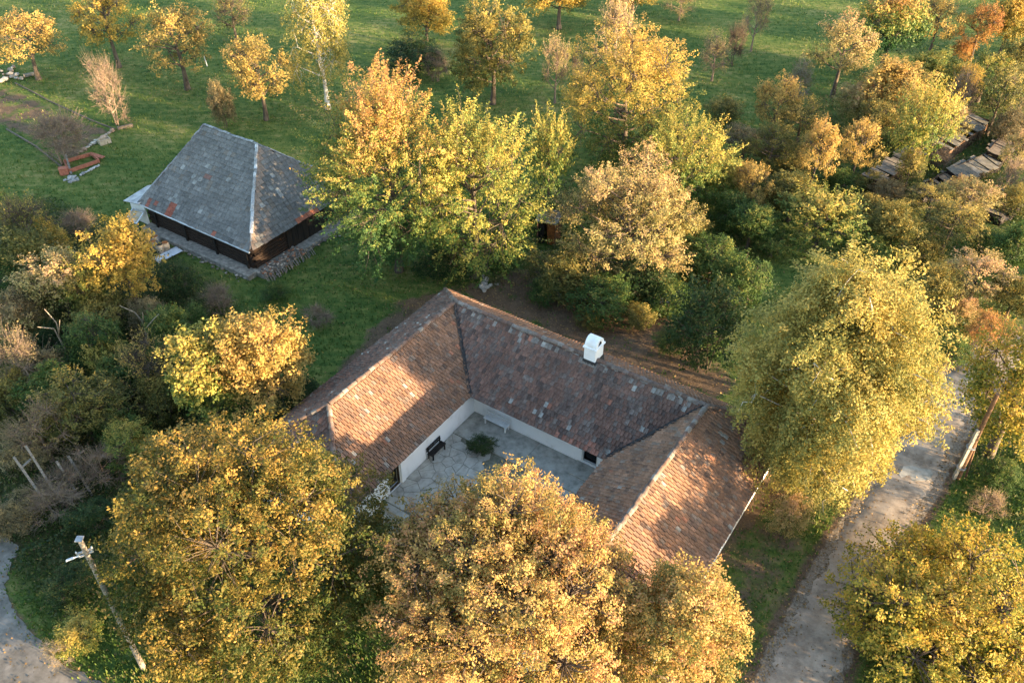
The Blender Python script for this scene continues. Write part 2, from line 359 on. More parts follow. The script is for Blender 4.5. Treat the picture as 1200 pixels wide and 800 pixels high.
# roads
m, t, b = new_mat('gravel_road')
g = N(t, 'ShaderNodeNewGeometry'); pos = g.outputs['Position']
n1 = noise(t, .6, 6, .65, pos); n2 = noise(t, 2.6, 9, .8, pos); n3 = noise(t, 24, 4, .7, pos)
r1 = ramp(t, [(.38, (.17, .135, .105)), (.49, (.29, .24, .19)), (.60, (.42, .35, .28))], math_(t, 'ADD', math_(t, 'MULTIPLY', n1.outputs[0], .6), math_(t, 'MULTIPLY', n2.outputs[0], .4)))
t.links.new(r1.outputs[0], b.inputs['Base Color']); b.inputs['Roughness'].default_value = .95; b.inputs['Specular IOR Level'].default_value = .1
bump(t, math_(t, 'ADD', n3.outputs[0], n3.outputs[0]), .4, .008, b)
M['gravel'] = m
def road_sheet(name, path, hw, label, dz=.035, across=9):
    rr = np.random.default_rng(8); T = np.gradient(path, axis=0); T /= np.linalg.norm(T, axis=1)[:, None]; Nn = np.stack([T[:, 1], -T[:, 0]], 1)
    n = len(path); kk = np.convolve(rr.normal(0, .22, n + 4), np.ones(3) / 3, 'same')[2:-2]; k2 = np.convolve(rr.normal(0, .22, n + 4), np.ones(3) / 3, 'same')[2:-2]
    V = []
    for i in range(n):
        for q in np.linspace(-1, 1, across):
            o = (hw + (kk[i] if q < 0 else k2[i])) * q
            p = path[i] + Nn[i] * o
            cr = dz * (1.0 - abs(q) ** 6 * 1.5) - .03 * math.exp(-((abs(q) - .45) / .16) ** 2) + .012
            V.append((p[0], p[1], float(terrain(*p)) + cr))
    i = (np.arange(n - 1)[:, None] * across + np.arange(across - 1)[None]).ravel()
    o = link(name, mesh_np(name, V, np.stack([i, i + across, i + across + 1, i + 1], 1), smooth=True), M['gravel'])
    return tag(o, label, kind='structure')
road_sheet('gravel_road', smooth_path(ROAD, 220), 1.32, 'pale gravel lane running past the house', .06)
tp = np.array(gpoly(TRACK_PX))
tb = bmesh.new()
pts2 = []
for i in range(len(tp)):
    p, q = tp[i], tp[(i + 1) % len(tp)]
    for k in range(8): pts2.append(p + (q - p) * k / 8)
pts2 = np.array(pts2)
for _ in range(3): pts2 = (np.roll(pts2, 1, 0) + 2 * pts2 + np.roll(pts2, -1, 0)) / 4
pts2 += np.random.default_rng(5).normal(0, .07, pts2.shape)
f = tb.faces.new([tb.verts.new((p[0], p[1], float(terrain(*p)) + .035)) for p in pts2])
bmesh.ops.triangulate(tb, faces=[f]); me = bpy.data.meshes.new('gravel_track'); tb.to_mesh(me)
M['gravel_grey_shaded'] = simple('gravel_grey_shaded', (.11, .10, .088), (.24, .215, .19), 1.4, .95, .4, .01, c3=(.17, .155, .135))  # grey gravel made darker: the track's shade is put into its colour
tag(link('gravel_track', me, M['gravel_grey_shaded']), 'grey gravel track at the lower left corner', kind='structure')
# pale slab patch on the lane
mb = MB(); P = gp(1073, 556)
ring = [(P[0] + math.cos(k * .52) * (1.0 + .15 * math.sin(k * 2.1)), P[1] + math.sin(k * .52) * (.62 + .1 * math.cos(k * 1.7)), P[2] + .075) for k in range(12)]
mb.add(ring + [(x, y, z - .09) for x, y, z in ring], [tuple(range(12))] + [(k, k + 12, (k + 1) % 12 + 12, (k + 1) % 12) for k in range(12)])
tag(mb.build('concrete_slab', M['concrete']), 'pale concrete slab set into the gravel lane', 'slab')

# ------------------------------------------------------------------ farmhouse
EZ, RZ = 2.18, 5.2
house = empty('farmhouse', hp(0, 0, 0), 0, 'U-shaped white farmhouse with weathered red tile roof round a courtyard', 'house')
HO = Vector(hp(0, 0, 0))
def H_(a, b, z): return hp(a, b, z) - np.array(HO)
rng = np.random.default_rng(11)
def tile_slope(name, e0, e1, r0, r1, parent, mat, colors, probs, tw=.24, tl=.33, prof=((0, -.012), (.14, .055), (.34, .006), (1, .0)), thick=.055, lift=.06, jit=.010, off=.05, patch=None):
    e0, e1, r0, r1 = (np.array(p, float) for p in (e0, e1, r0, r1))
    s = (e1 - e0); Ls = np.linalg.norm(s); s /= Ls
    up = r0 - e0; t_ = up - s * (up @ s); Lt = np.linalg.norm(t_); t_ /= Lt
    n = np.cross(s, t_)
    if n[2] < 0: n = -n
    sr0 = (r0 - e0) @ s; sr1 = (r1 - e0) @ s
    rows = int(math.ceil(Lt / tl)); V = []; Fc = []; C = []
    pf = np.array(prof); k = len(pf)
    smooth_n = rng.random((64, 64))
    for r in range(rows):
        y0 = r * tl - .05; y1 = min((r + 1) * tl + .06, Lt)
        ym = (y0 + y1) / 2; lo = sr0 * max(ym, 0) / Lt; hi = Ls + (sr1 - Ls) * max(ym, 0) / Lt
        cnt = int(math.ceil((hi - lo) / tw)) + 2
        base = math.floor(lo / tw) * tw + (0 if r % 2 == 0 or tw > .24 else tw / 2) - tw / 2
        for c in range(cnt):
            x0 = base + c * tw; x1 = x0 + tw * 1.0
            if x1 < lo + .02 or x0 > hi - .02: continue
            j = rng.normal(0, jit); jt = rng.normal(0, .012); js = rng.normal(0, .004)
            v = []
            for yy, lf in ((y0 + jt, lift + j), (y1 + jt, j * .5)):
                l_ = sr0 * min(max(yy, 0), Lt) / Lt; h_ = Ls + (sr1 - Ls) * min(max(yy, 0), Lt) / Lt
                for fx, fh in pf:
                    xx = min(max(x0 + fx * (x1 - x0) + js, l_), h_)
                    v.append(e0 + s * xx + t_ * yy + n * (off + fh + lf + .03 * math.sin(xx * .8 + 1.1) * math.sin(yy * 1.3 + xx * .3)))
            for q in range(k): v.append(v[q] - n * (thick + fh * .3))
            nb = len(V); V += v
            fs = [(nb + q, nb + q + 1, nb + k + q + 1, nb + k + q) for q in range(k - 1)] + [(nb + 2 * k + q, nb + 2 * k + q + 1, nb + q + 1, nb + q) for q in range(k - 1)]
            ch_ = rng.choice(len(colors), p=probs); cc = np.array(colors[ch_]) * (.8 if ch_ < 5 else 1) + np.array(colors[0]) * (.2 if ch_ < 5 else 0); cc = cc * rng.uniform(.88, 1.12)
            big = .5 + .5 * math.sin(x0 * 1.3 + 2 * math.sin(ym * .9)) * math.sin(ym * 1.7 + x0 * .4)
            cc = cc * (.73 + .24 * big)
            if patch is not None:
                pc = patch(x0, ym, Ls, Lt)
                if pc is not None: cc = np.array(pc) * rng.uniform(.85, 1.1)
            Fc += fs; C += [cc] * len(fs)
    return tag(link(name, mesh_np(name, V, Fc, {'Col': C}), mat, parent), kind='stuff')
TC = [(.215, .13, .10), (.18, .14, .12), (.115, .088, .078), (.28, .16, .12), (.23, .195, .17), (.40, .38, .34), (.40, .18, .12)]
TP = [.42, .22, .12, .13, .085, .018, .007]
TC2 = [(.29, .165, .105), (.23, .15, .11), (.16, .105, .08), (.35, .20, .13), (.26, .205, .165), (.38, .34, .29), (.40, .18, .11)]  # warmer palette for the sunlit slopes and right wing: sun's orange put into tiles
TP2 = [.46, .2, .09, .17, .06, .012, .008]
LW, LR, LF = -8.1, -4.05, -11.65
RI, RR, RO, RF = 9.53, 13.43, 17.33, -12.2
# roof body (deck) as one closed mesh
def pt(a, b, z): return tuple(H_(a, b, z))
deck = MB(); dz = -.02
dv = [pt(LF, LW, EZ + dz), pt(8.1, LW, EZ + dz), pt(8.1, RO, EZ + dz), pt(RF, RO, EZ + dz), pt(RF, RI, EZ + dz), pt(0, RI, EZ + dz), pt(0, 0, EZ + dz), pt(LF, 0, EZ + dz),
      pt(-7.6, LR, RZ + dz), pt(4.05, LR, RZ + dz), pt(4.05, RR, RZ + dz), pt(-8.3, RR, RZ + dz)]
dfaces = [(0, 8, 9, 1), (1, 9, 10, 2), (2, 10, 11, 3), (3, 11, 4), (4, 11, 10, 5), (5, 10, 9, 6), (6, 9, 8, 7), (7, 8, 0), (0, 1, 6, 7), (1, 2, 5, 6), (2, 3, 4, 5)]
deck.add(dv, dfaces)
roof = deck.build('roof', M['fascia'], house)
def rt(a, b, z=EZ): return H_(a, b, z)
def back_patch(x, y, Ls, Lt):
    u = x / Ls; v = y / Lt
    h = math.sin(x * 12.9898 + y * 78.233) * 43758.5453; h -= math.floor(h)
    if v > .9 and h < .3: return (.26, .23, .20)
    if .1 < v < .38 and .25 < u < .75 and h < .05: return (.34, .33, .30)
    if .72 < v < .86 and .1 < u < .28 and h < .06: return (.40, .41, .38)
    if v < .1 and u > .62 and h < .25: return (.36, .17, .12)
    return None
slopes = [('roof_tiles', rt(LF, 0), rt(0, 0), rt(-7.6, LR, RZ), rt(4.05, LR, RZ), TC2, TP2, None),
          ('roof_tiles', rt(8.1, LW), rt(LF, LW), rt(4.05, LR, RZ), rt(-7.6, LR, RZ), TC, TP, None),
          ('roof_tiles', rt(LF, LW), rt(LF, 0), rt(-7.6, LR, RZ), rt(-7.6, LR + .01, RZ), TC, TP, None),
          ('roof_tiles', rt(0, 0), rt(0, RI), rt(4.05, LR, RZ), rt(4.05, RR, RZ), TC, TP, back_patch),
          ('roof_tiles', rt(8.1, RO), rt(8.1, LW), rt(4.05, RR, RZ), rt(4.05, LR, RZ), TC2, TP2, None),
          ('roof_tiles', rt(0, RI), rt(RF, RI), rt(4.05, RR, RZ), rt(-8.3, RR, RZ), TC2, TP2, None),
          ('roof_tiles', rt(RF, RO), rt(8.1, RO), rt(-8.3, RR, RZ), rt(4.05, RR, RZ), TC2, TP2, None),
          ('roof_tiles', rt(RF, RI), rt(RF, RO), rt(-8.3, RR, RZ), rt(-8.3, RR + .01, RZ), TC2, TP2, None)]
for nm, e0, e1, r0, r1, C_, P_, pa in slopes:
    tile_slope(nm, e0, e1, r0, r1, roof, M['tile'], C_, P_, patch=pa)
def ridge_line(name, p, q, parent, mat, cols, r=.15, seg=.38, sides=6, flat=1.0):
    p = np.array(p, float); q = np.array(q, float); d = q - p; L = np.linalg.norm(d); d /= L
    sd_ = np.cross(d, [0, 0, 1]); sd_ /= np.linalg.norm(sd_); u = np.cross(sd_, d)
    V = []; Fc = []; C = []; n = int(L / seg) + 1
    for i in range(n):
        x0 = i * L / n - .03; x1 = (i + 1) * L / n + .02; j = rng.normal(0, .022); k0 = rng.normal(0, .02)
        nb = len(V)
        for x, rr in ((x0, r * 1.08), (x1, r * .95)):
            for k in range(sides + 1):
                an = math.pi * k / sides
                V.append(p + d * x + sd_ * (math.cos(an) * rr + k0) + u * (math.sin(an) * rr * flat + j))
        s1 = sides + 1
        fs = [(nb + k, nb + k + 1, nb + s1 + k + 1, nb + s1 + k) for k in range(sides)]
        Fc += fs; cc = np.array(cols[rng.integers(len(cols))]) * rng.uniform(.8, 1.15); C += [cc] * len(fs)
    return tag(link(name, mesh_np(name, V, Fc, {'Col': C}), mat, parent), kind='stuff')
RC = [(.20, .16, .135), (.18, .115, .09), (.18, .14, .12), (.23, .205, .18), (.15, .105, .085)]
for p, q in ((rt(-7.6, LR, RZ + .06), rt(4.05, LR, RZ + .06)), (rt(4.05, LR, RZ + .06), rt(4.05, RR, RZ + .06)), (rt(4.05, RR, RZ + .06), rt(-8.3, RR, RZ + .06)),
             (rt(LF, 0, EZ + .06), rt(-7.6, LR, RZ + .06)), (rt(LF, LW, EZ + .06), rt(-7.6, LR, RZ + .06)), (rt(8.1, LW, EZ + .06), rt(4.05, LR, RZ + .06)),
             (rt(8.1, RO, EZ + .06), rt(4.05, RR, RZ + .06)), (rt(RF, RI, EZ + .06), rt(-8.3, RR, RZ + .06)), (rt(RF, RO, EZ + .06), rt(-8.3, RR, RZ + .06))):
    ridge_line('ridge_tiles', p, q, roof, M['ridge_mortar'], RC)
for p, q, wd in ((rt(.0, -.0, EZ + .15), rt(4.0, LR, RZ + .13), .10), (rt(.0, RI, EZ + .15), rt(4.0, RR, RZ + .13), .10)):   # valley gutters
    p = np.array(p); q = np.array(q); d = q - p; s_ = np.cross(d, [0, 0, 1]); s_ /= np.linalg.norm(s_)
    mb = MB(); n = 14
    V = []
    for i in range(n + 1):
        for k, h in ((-1, .10), (0, 0), (1, .10)):
            jt = .03 * math.sin(i * 2.3 + k)
            V.append(p + d * i / n + s_ * k * (wd + jt) + np.array([0, 0, h]))
    mb.add(V, [(i * 3 + k, i * 3 + k + 1, i * 3 + k + 4, i * 3 + k + 3) for i in range(n) for k in (0, 1)])
    mb.build('valley_flashing', M['valley'], roof)
for p, q in (((LF, .0), (0, .0)), ((0, 0), (0, RI)), ((0, RI), (RF, RI)), ((RF, RO - .03), (8.1, RO - .03)), ((8.1, RO), (8.1, LW)), ((8.1, LW), (LF, LW)), ((LF, LW), (LF, 0)), ((RF, RI), (RF, RO))):
    mb = MB(); mb.beam(H_(*p, EZ - .03), H_(*q, EZ - .03), .05, .05); mb.build('fascia_board', M['fascia'], house)
# walls; each a run of boxes with openings
def wall_run(axis, fixed, lo, hi, z0, z1, openings, thick=.45, parent=house):
    """axis 'a': runs along a at b=fixed; openings (lo,hi,z0,z1)"""
    mb = MB()
    def blk(l, h, zl, zh):
        if h - l < .01 or zh - zl < .01: return
        m_ = (l + h) / 2
        c_ = H_(m_, fixed, (zl + zh) / 2) if axis == 'a' else H_(fixed, m_, (zl + zh) / 2)
        R = Matrix.Rotation(math.pi / 2 - TH if axis == 'a' else -TH, 3, 'Z')
        mb.box(c_, (h - l, thick, zh - zl), R)
    x = lo
    for l, h, zl, zh in sorted(openings):
        blk(x, l, z0, z1); blk(l, h, z0, zl); blk(l, h, zh, z1); x = h
    blk(x, hi, z0, z1)
    return mb.build('wall', M['plaster'], parent)
t2 = .225
li = -.38                                             # courtyard face of the left wing
dr = [(float(ab(at(u, v, .3))[0])) for u, v in ((457.5, 574), (468, 562))]
d_lo, d_hi = min(dr), min(dr) + .95
wall_run('a', li - t2, LF + .5, 1.1, -1.5, 2.32, [(d_lo, d_hi, .02, 1.95)])
wall_run('a', -7.5, LF + .5, 7.5, -1.5, 2.45, [])
wall_run('b', LF + .5, -7.5, li, -1.5, 2.4, [(-5, -4.1, .9, 1.9)])
bd = .86                                               # courtyard face of the back wing
bl = float(ab(at(681.5, 541, 0))[1]); bh = float(ab(at(700, 549, 0))[1])
wall_run('b', bd + t2, li - .4, RI + .9, -.4, 2.65, [(bl, bh, .12, 1.75)])
wall_run('b', 7.5, -7.5, 16.8, -.6, 2.45, [(-2, -1, 1, 1.9), (3, 4, 1, 1.9), (9, 10, 1, 1.9)])
wall_run('a', RI + .5 + t2, RF + .5, 1.1, -1.5, 2.38, [(-4, -3, .02, 1.95), (-8, -7, .9, 1.9)])
wall_run('a', 17.07 - t2, RF + .5, 7.5, -1.5, 2.28, [(-8.2, -7.2, .9, 1.9), (-5, -4, .9, 1.9), (0, 1, .9, 1.9), (4, 5, .9, 1.9)])
wall_run('b', RF + .6, RI + .6, 16.8, -1.5, 2.38, [(11.5, 12.5, .8, 1.9), (14.2, 15.2, .8, 1.9)])
def opening(axis, fixed, lo, hi, z0, z1, name, inward, mat_panel, frame=M['white_paint']):
    R = Matrix.Rotation(math.pi / 2 - TH if axis == 'a' else -TH, 3, 'Z')
    def P(m_, o, z): return H_(m_, fixed + o, z) if axis == 'a' else H_(fixed + o, m_, z)
    mb = MB(); mb.box(P((lo + hi) / 2, inward * .30, (z0 + z1) / 2), (hi - lo - .012, .05, z1 - z0 - .012), R)
    o = mb.build(name, mat_panel, house)
    f_ = MB(); fw = .07
    for m_ in (lo + fw / 2 + .004, hi - fw / 2 - .004): f_.box(P(m_, inward * .10, (z0 + z1) / 2), (fw, .12, z1 - z0 - .01), R)
    f_.box(P((lo + hi) / 2, inward * .10, z1 - fw / 2 - .006), (hi - lo - .02 - 2 * fw, .12, fw), R)
    f_.box(P((lo + hi) / 2, inward * .10, z0 + fw / 2 + .006), (hi - lo - .02 - 2 * fw, .12, fw), R)
    f_.build('frame', frame, o)
    if name == 'window':
        g_ = MB(); g_.box(P((lo + hi) / 2, inward * .2, (z0 + z1) / 2), (.04, .05, z1 - z0 - .16), R); g_.build('glazing_bar', frame, o)
    return o
opening('a', li, d_lo, d_hi, .02, 1.95, 'door', -1, M['wood_black'], M['fascia'])
opening('b', bd, bl, bh, .12, 1.75, 'door', 1, M['glass_dark'])
opening('a', RI + .5, -4, -3, .02, 1.95, 'door', 1, M['wood_dark'])
for x in (-8.2, -5, 0, 4): opening('a', 17.07, x, x + 1, .9, 1.9, 'window', -1, M['glass_dark'])
for x in (11.5, 14.2): opening('b', RF + .6 - t2, x, x + 1, .8, 1.9, 'window', 1, M['glass_dark'])
for x in (-2, 3, 9): opening('b', 7.5 + t2, x, x + 1, 1, 1.9, 'window', -1, M['glass_dark'])
opening('b', LF + .5 - t2, -5, -4.1, .9, 1.9, 'window', 1, M['glass_dark'])
# small plaster pilaster by the left door, wall lamp
mb = MB(); mb.box(H_(d_hi + .22, li + .03, .95), (.34, .12, 1.98), Matrix.Rotation(math.pi / 2 - TH, 3, 'Z')); mb.build('pilaster', M['plaster'], house)
mb = MB(); mb.box(H_(0.86 - .06, bl - .25, 1.55), (.12, .12, .2), Matrix.Rotation(-TH, 3, 'Z')); mb.build('wall_lamp', M['fascia'], house)
mb = MB(); mb.box(H_(d_lo - 1.4, li + .06, 1.55), (.14, .14, .22), Matrix.Rotation(-TH, 3, 'Z')); mb.build('wall_lamp', M['fascia'], house)
# chimney with a barrel top
cp = at(699, 412, RZ + .15); ca, cb = ab(cp)
ch = MB(); RotB = Matrix.Rotation(-TH, 3, 'Z')
ch.box(H_(4.25, cb, 5.2), (.78, .98, 1.9), RotB)
chim = ch.build('chimney', M['plaster'], roof, bevel=.03)
c5 = MB(); c5.box(H_(4.25, cb, 5.02), (.94, 1.14, .5), RotB, .9); c5.build('flashing', M['valley'], chim)
c2 = MB(); c2.box(H_(4.25, cb, 6.16), (.92, 1.12, .12), RotB); c2.build('chimney_band', M['plaster'], chim, bevel=.02)
c3 = MB(); n = 12; V = []
for sx in (-.38, .38):
    for k in range(n + 1):
        an = math.pi * k / n; V.append(tuple(Vector(H_(4.25, cb, 6.22)) + RotB @ Vector((sx, math.cos(an) * .48, math.sin(an) * .52))))
fs = [(k, k + 1, n + 2 + k, n + 1 + k) for k in range(n)] + [tuple(range(n + 1)), tuple(range(2 * n + 1, n, -1))]
c3.add(V, fs); c3.build('chimney_cap', M['plaster'], chim)
for sx in (-.384, .384):
    c4 = MB(); V = []
    for k in range(9):
        an = math.pi * k / 8; V.append(tuple(Vector(H_(4.25, cb, 6.26)) + RotB @ Vector((sx, math.cos(an) * .2, math.sin(an) * .3))))
    c4.add(V, [tuple(range(9))]); c4.build('flue_opening', M['glass_dark'], chim)

# ------------------------------------------------------------------ courtyard
mb = MB(); cq = [(-8.0, li + .02), (bd - .01, li + .02), (bd - .01, RI + .49), (-8.0, RI + .49)]
top = [hp(a, b, -.035) for a, b in cq]; bot = [hp(a, b, -1.6) for a, b in cq]
mb.add(top + bot, [(0, 1, 2, 3)[::-1], (0, 1, 5, 4), (1, 2, 6, 5), (2, 3, 7, 6), (3, 0, 4, 7)])
court = tag(mb.build('courtyard', M['joint']), 'paved courtyard between the house wings', kind='structure')
def prism(poly, z0, z1, inset=.0):
    mb = MB(); n = len(poly)
    V = [hp(a, b, z0) for a, b in poly] + [hp(a, b, z1) for a, b in poly]
    return mb.add(V, [tuple(range(2 * n - 1, n - 1, -1))] + [(i, (i + 1) % n, n + (i + 1) % n, n + i) for i in range(n)])
def fix(o):
    bm_ = bmesh.new(); bm_.from_mesh(o.data); bmesh.ops.recalc_face_normals(bm_, faces=bm_.faces); bm_.to_mesh(o.data); bm_.free(); return o
fix(prism([(-1.45, li + .03), (bd - .02, li + .03), (bd - .02, 4.6), (-1.45, 4.6)], -.034, .045).build('walkway', M['concrete'], court, bevel=.01))
fix(prism([(-1.45, 4.62), (bd - .02, 4.62), (bd - .02, RI + .47), (-1.45, RI + .47)], -.034, .04).build('walkway', M['concrete'], court, bevel=.01))
fix(prism([(-.35, bl - .25), (bd - .03, bl - .25), (bd - .03, bh + .2), (-.35, bh + .2)], .041, .115).build('doorstep', M['concrete'], court, bevel=.015))
# flagstones: irregular cells
rf = random.Random(4)
cells = []; gs = .72
for i in range(-1, 11):
    for j in range(-1, 15):
        cells.append((-8.0 + (i + .5 + rf.uniform(-.42, .42)) * gs * .95, li + (j + .5 + rf.uniform(-.42, .42)) * gs))
bed = (-4.6, -1.5, 2.9, 5.6)
def clip(poly, p, q):
    mx, my = (p[0] + q[0]) / 2, (p[1] + q[1]) / 2; dx, dy = q[0] - p[0], q[1] - p[1]; L = math.hypot(dx, dy); g_ = .014
    out = []
    fn = lambda v: ((v[0] - mx) * dx + (v[1] - my) * dy) / L + g_
    for i in range(len(poly)):
        A_, B_ = poly[i], poly[(i + 1) % len(poly)]; fa, fb = fn(A_), fn(B_)
        if fa <= 0: out.append(A_)
        if fa * fb < 0:
            t_ = fa / (fa - fb); out.append((A_[0] + (B_[0] - A_[0]) * t_, A_[1] + (B_[1] - A_[1]) * t_))
    return out
for p in cells:
    if not (-7.95 < p[0] < -1.5 and li < p[1] < RI + .45): continue
    if bed[0] < p[0] < bed[1] and bed[2] < p[1] < bed[3]: continue
    poly = [(-7.95, li + .04), (-1.48, li + .04), (-1.48, RI + .45), (-7.95, RI + .45)]
    for q in cells:
        if q is not p and math.hypot(p[0] - q[0], p[1] - q[1]) < 2.4: poly = clip(poly, p, q)
        if len(poly) < 3: break
    if len(poly) < 3: continue
    o = fix(prism(poly, -.033, .0 + rf.uniform(-.006, .012)).build('flagstone', M['flag'], court))
steps = empty('stone_steps', hp(-8.6, .6, 0), 0, 'worn stone steps down from the courtyard beside the white wall', 'steps')
for k in range(5):
    mb = MB(); zz = -.02 - .19 * (k + 1)
    mb.box(Vector(hp(-8.02 - .19 - .36 * k, .62, zz - .3 + .19)) - Vector(steps.location), (.42, 1.9, .6), Matrix.Rotation(math.pi / 2 - TH, 3, 'Z'))
    mb.build('step', M['flag'], steps, bevel=.03)
# benches
def bench(name, c, rz, L, label, mat, legs=True):
    t_ = empty(name, c, rz, label, 'bench')
    for k in range(3):
        mb = MB(); mb.box((0, -.14 + .14 * k, .44), (L, .12, .045)); mb.build('seat_slat', mat, t_, bevel=.008)
    for k in range(2):
        mb = MB(); mb.box((0, .235 + .02 * k, .62 + .17 * k), (L, .035, .12)); mb.build('back_slat', mat, t_, bevel=.008)
    for s_ in (-1, 1):
        mb = MB(); mb.box((s_ * (L / 2 - .12), -.15, .21), (.07, .07, .416)); mb.build('leg', mat, t_)
        mb = MB(); mb.box((s_ * (L / 2 - .12), .20, .43), (.07, .055, .86)); mb.build('leg', mat, t_)
    return t_
aL = float(ab(at(509, 526, .3))[0])
bench('garden_bench', hp(aL, li + .32, .012), math.pi / 2 - TH, 1.35, 'dark wooden bench against the white wall of the left wing', M['wood_black'])
bB = float(ab(at(578, 500, .3))[1])
bench('garden_bench', hp(bd - .36, bB, .046), -TH, 1.75, 'pale painted bench against the back wall of the courtyard', M['white_paint'])

# ------------------------------------------------------------------ barn
D1 = np.array([math.cos(math.radians(146)), math.sin(math.radians(146))]); D2 = np.array([math.cos(math.radians(56)), math.sin(math.radians(56))])
BC = at(293, 295, 2.3)[:2]; BE, BR = 2.3, 7.5; BLn, BDp = 13.3, 12.2
barn = empty('barn', (BC[0], BC[1], 0), 0, 'dark log barn with a steep hipped grey shingle roof', 'barn')
def Q_(x, y, z): q = D1 * x + D2 * y; return np.array([q[0], q[1], z])
ov = .55
deck = MB()
ev = [Q_(0, 0, BE), Q_(BLn, 0, BE), Q_(BLn, BDp, BE), Q_(0, BDp, BE), Q_(4.4, 6.1, BR), Q_(10.6, 6.1, BR)]
deck.add([v - np.array([0, 0, .03]) for v in ev], [(0, 4, 5, 1), (1, 5, 2), (2, 5, 4, 3), (3, 4, 0), (0, 1, 2, 3)])
broof = deck.build('roof', M['fascia'], barn); fix(broof)
SC = [(.185, .18, .17), (.16, .157, .15), (.21, .205, .195), (.135, .13, .125), (.34, .34, .32), (.19, .165, .14)]; SP = [.48, .24, .2, .03, .03, .02]
def bp_front(x, y, Ls, Lt):
    u = 1 - x / Ls; v = y / Lt                      # u: 0 at the near corner side
    if .70 < u < .755 and .02 < v < .14: return (.30, .095, .06)
    if .84 < u < .87 and .04 < v < .12: return (.28, .1, .07)
    if .90 < u < .93 and .02 < v < .12: return (.28, .1, .07)
    if .30 < u < .34 and .0 < v < .06: return (.32, .11, .07)
    if .56 < u < .60 and .50 < v < .56: return (.20, .11, .09)
    return None
def bp_right(x, y, Ls, Lt):
    u = x / Ls; v = y / Lt
    if .0 < v < .055 and .40 < u < .58: return (.36, .13, .075)
    if u - v * .35 < .16 and ((x * 7 + y * 3) % 1) < .55: return (.26, .20, .16)
    return None
tile_slope('roof_shingles', ev[1], ev[0], ev[5], ev[4], broof, M['slate'], SC, SP, .40, .40, ((0, 0), (.94, .006), (1, -.03)), .07, .065, .006, .03, bp_front)
tile_slope('roof_shingles', ev[0], ev[3], ev[4], ev[4] + np.append(D2 * .01, 0), broof, M['slate'], SC, SP, .40, .40, ((0, 0), (.94, .006), (1, -.03)), .07, .065, .008, .03, bp_right)
tile_slope('roof_shingles', ev[2], ev[1], ev[5] + np.append(D2 * .01, 0), ev[5], broof, M['slate'], SC, SP, .40, .40, ((0, 0), (.94, .006), (1, -.03)), .07, .065, .006, .03)
tile_slope('roof_shingles', ev[3], ev[2], ev[4], ev[5], broof, M['slate'], SC, SP, .40, .40, ((0, 0), (.94, .006), (1, -.03)), .07, .065, .006, .03)
GC = [(.42, .45, .48), (.5, .53, .56), (.36, .38, .40)]
up = np.array([0, 0, .05])
ridge_line('ridge_cap', ev[4] + up, ev[5] + up, broof, M['ridge_mortar'], [(.3, .31, .31), (.22, .23, .24)], .12, .4, 5, .6)
ridge_line('hip_cap', ev[0] + (ev[4] - ev[0]) * .02 + up, ev[0] + (ev[4] - ev[0]) * .16 + up, broof, M['ridge_mortar'], [(.2, .2, .2)], .1, .4, 5, .6)
ridge_line('hip_cap', ev[0] + (ev[4] - ev[0]) * .16 + up * 1.5, ev[0] + (ev[4] - ev[0]) * .56 + up * 1.5, broof, M['ridge_mortar'], [(.46, .48, .50)], .14, 2.0, 5, .5)
ridge_line('hip_cap', ev[0] + (ev[4] - ev[0]) * .56 + up, ev[4] + up, broof, M['ridge_mortar'], [(.40, .41, .41), (.5, .52, .53), (.3, .3, .3)], .12, .4, 5, .6)
for i, j in ((1, 5), (2, 5), (3, 4)): ridge_line('hip_cap', ev[i] + up, ev[j] + up, broof, M['ridge_mortar'], [(.25, .26, .27), (.2, .2, .21)], .1, .4, 5, .6)
mb = MB(); o_ = -np.append(D2 * .07, 0)
mb.tube([ev[0] + o_ - up, ev[1] + o_ - up], .075, 8); mb.build('gutter', M['metal'], barn)
# log walls on a stone plinth; each log its own piece
def logs(x0, y0, x1, y1, z0, z1, n, name='log', mat=M['wood_dark']):
    h = (z1 - z0) / n
    for k in range(n):
        mb = MB(); e_ = .18 if k % 2 else .0
        p = Q_(x0, y0, z0 + (k + .5) * h); q = Q_(x1, y1, z0 + (k + .5) * h); d = (q - p) / np.linalg.norm(q - p)
        mb.tube([p - d * e_, (p + q) / 2 + np.array([0, 0, .01]), q + d * e_], h * .56, 7); mb.build(name, mat, barn)
wy = 1.0
logs(wy - .4, .5, BLn - .5, .5, .3, 2.45, 8)
logs(.5, wy - .4, .5, 3.9, .3, 2.45, 8)
logs(BLn - .8, 1, BLn - .8, BDp - .8, .35, 2.7, 6)
logs(1, BDp - .8, BLn - 1, BDp - .8, .35, 2.7, 6)
logs(.5, 8.2, .5, BDp - .9, .35, 2.7, 8)
for x in (1.0, 4.6, 8.2, 11.9):
    mb = MB(); mb.box(Q_(x, .3, 1.25), (.2, .12, 2.0), Matrix.Rotation(math.radians(146), 3, 'Z')); mb.build('wall_post', M['wood_black'], barn)
for k in range(14):
    mb = MB(); mb.box(Q_(.36 + .02 * (k % 2), 4.1 + .3 * k, 1.2), (.05, .285, 2.1), Matrix.Rotation(math.radians(146), 3, 'Z')); mb.build('door_board', M['wood_black'], barn)
mb = MB(); mb.box(Q_(BLn / 2, .05, -.05), (BLn - .4, 1.15, .6), Matrix.Rotation(math.radians(146), 3, 'Z')); mb.build('plinth', M['stone'], barn, bevel=.06)
mb = MB(); mb.box(Q_(.05, BDp / 2, -.08), (1.3, BDp - .6, .6), Matrix.Rotation(math.radians(146), 3, 'Z')); mb.build('plinth', M['stone'], barn, bevel=.06)
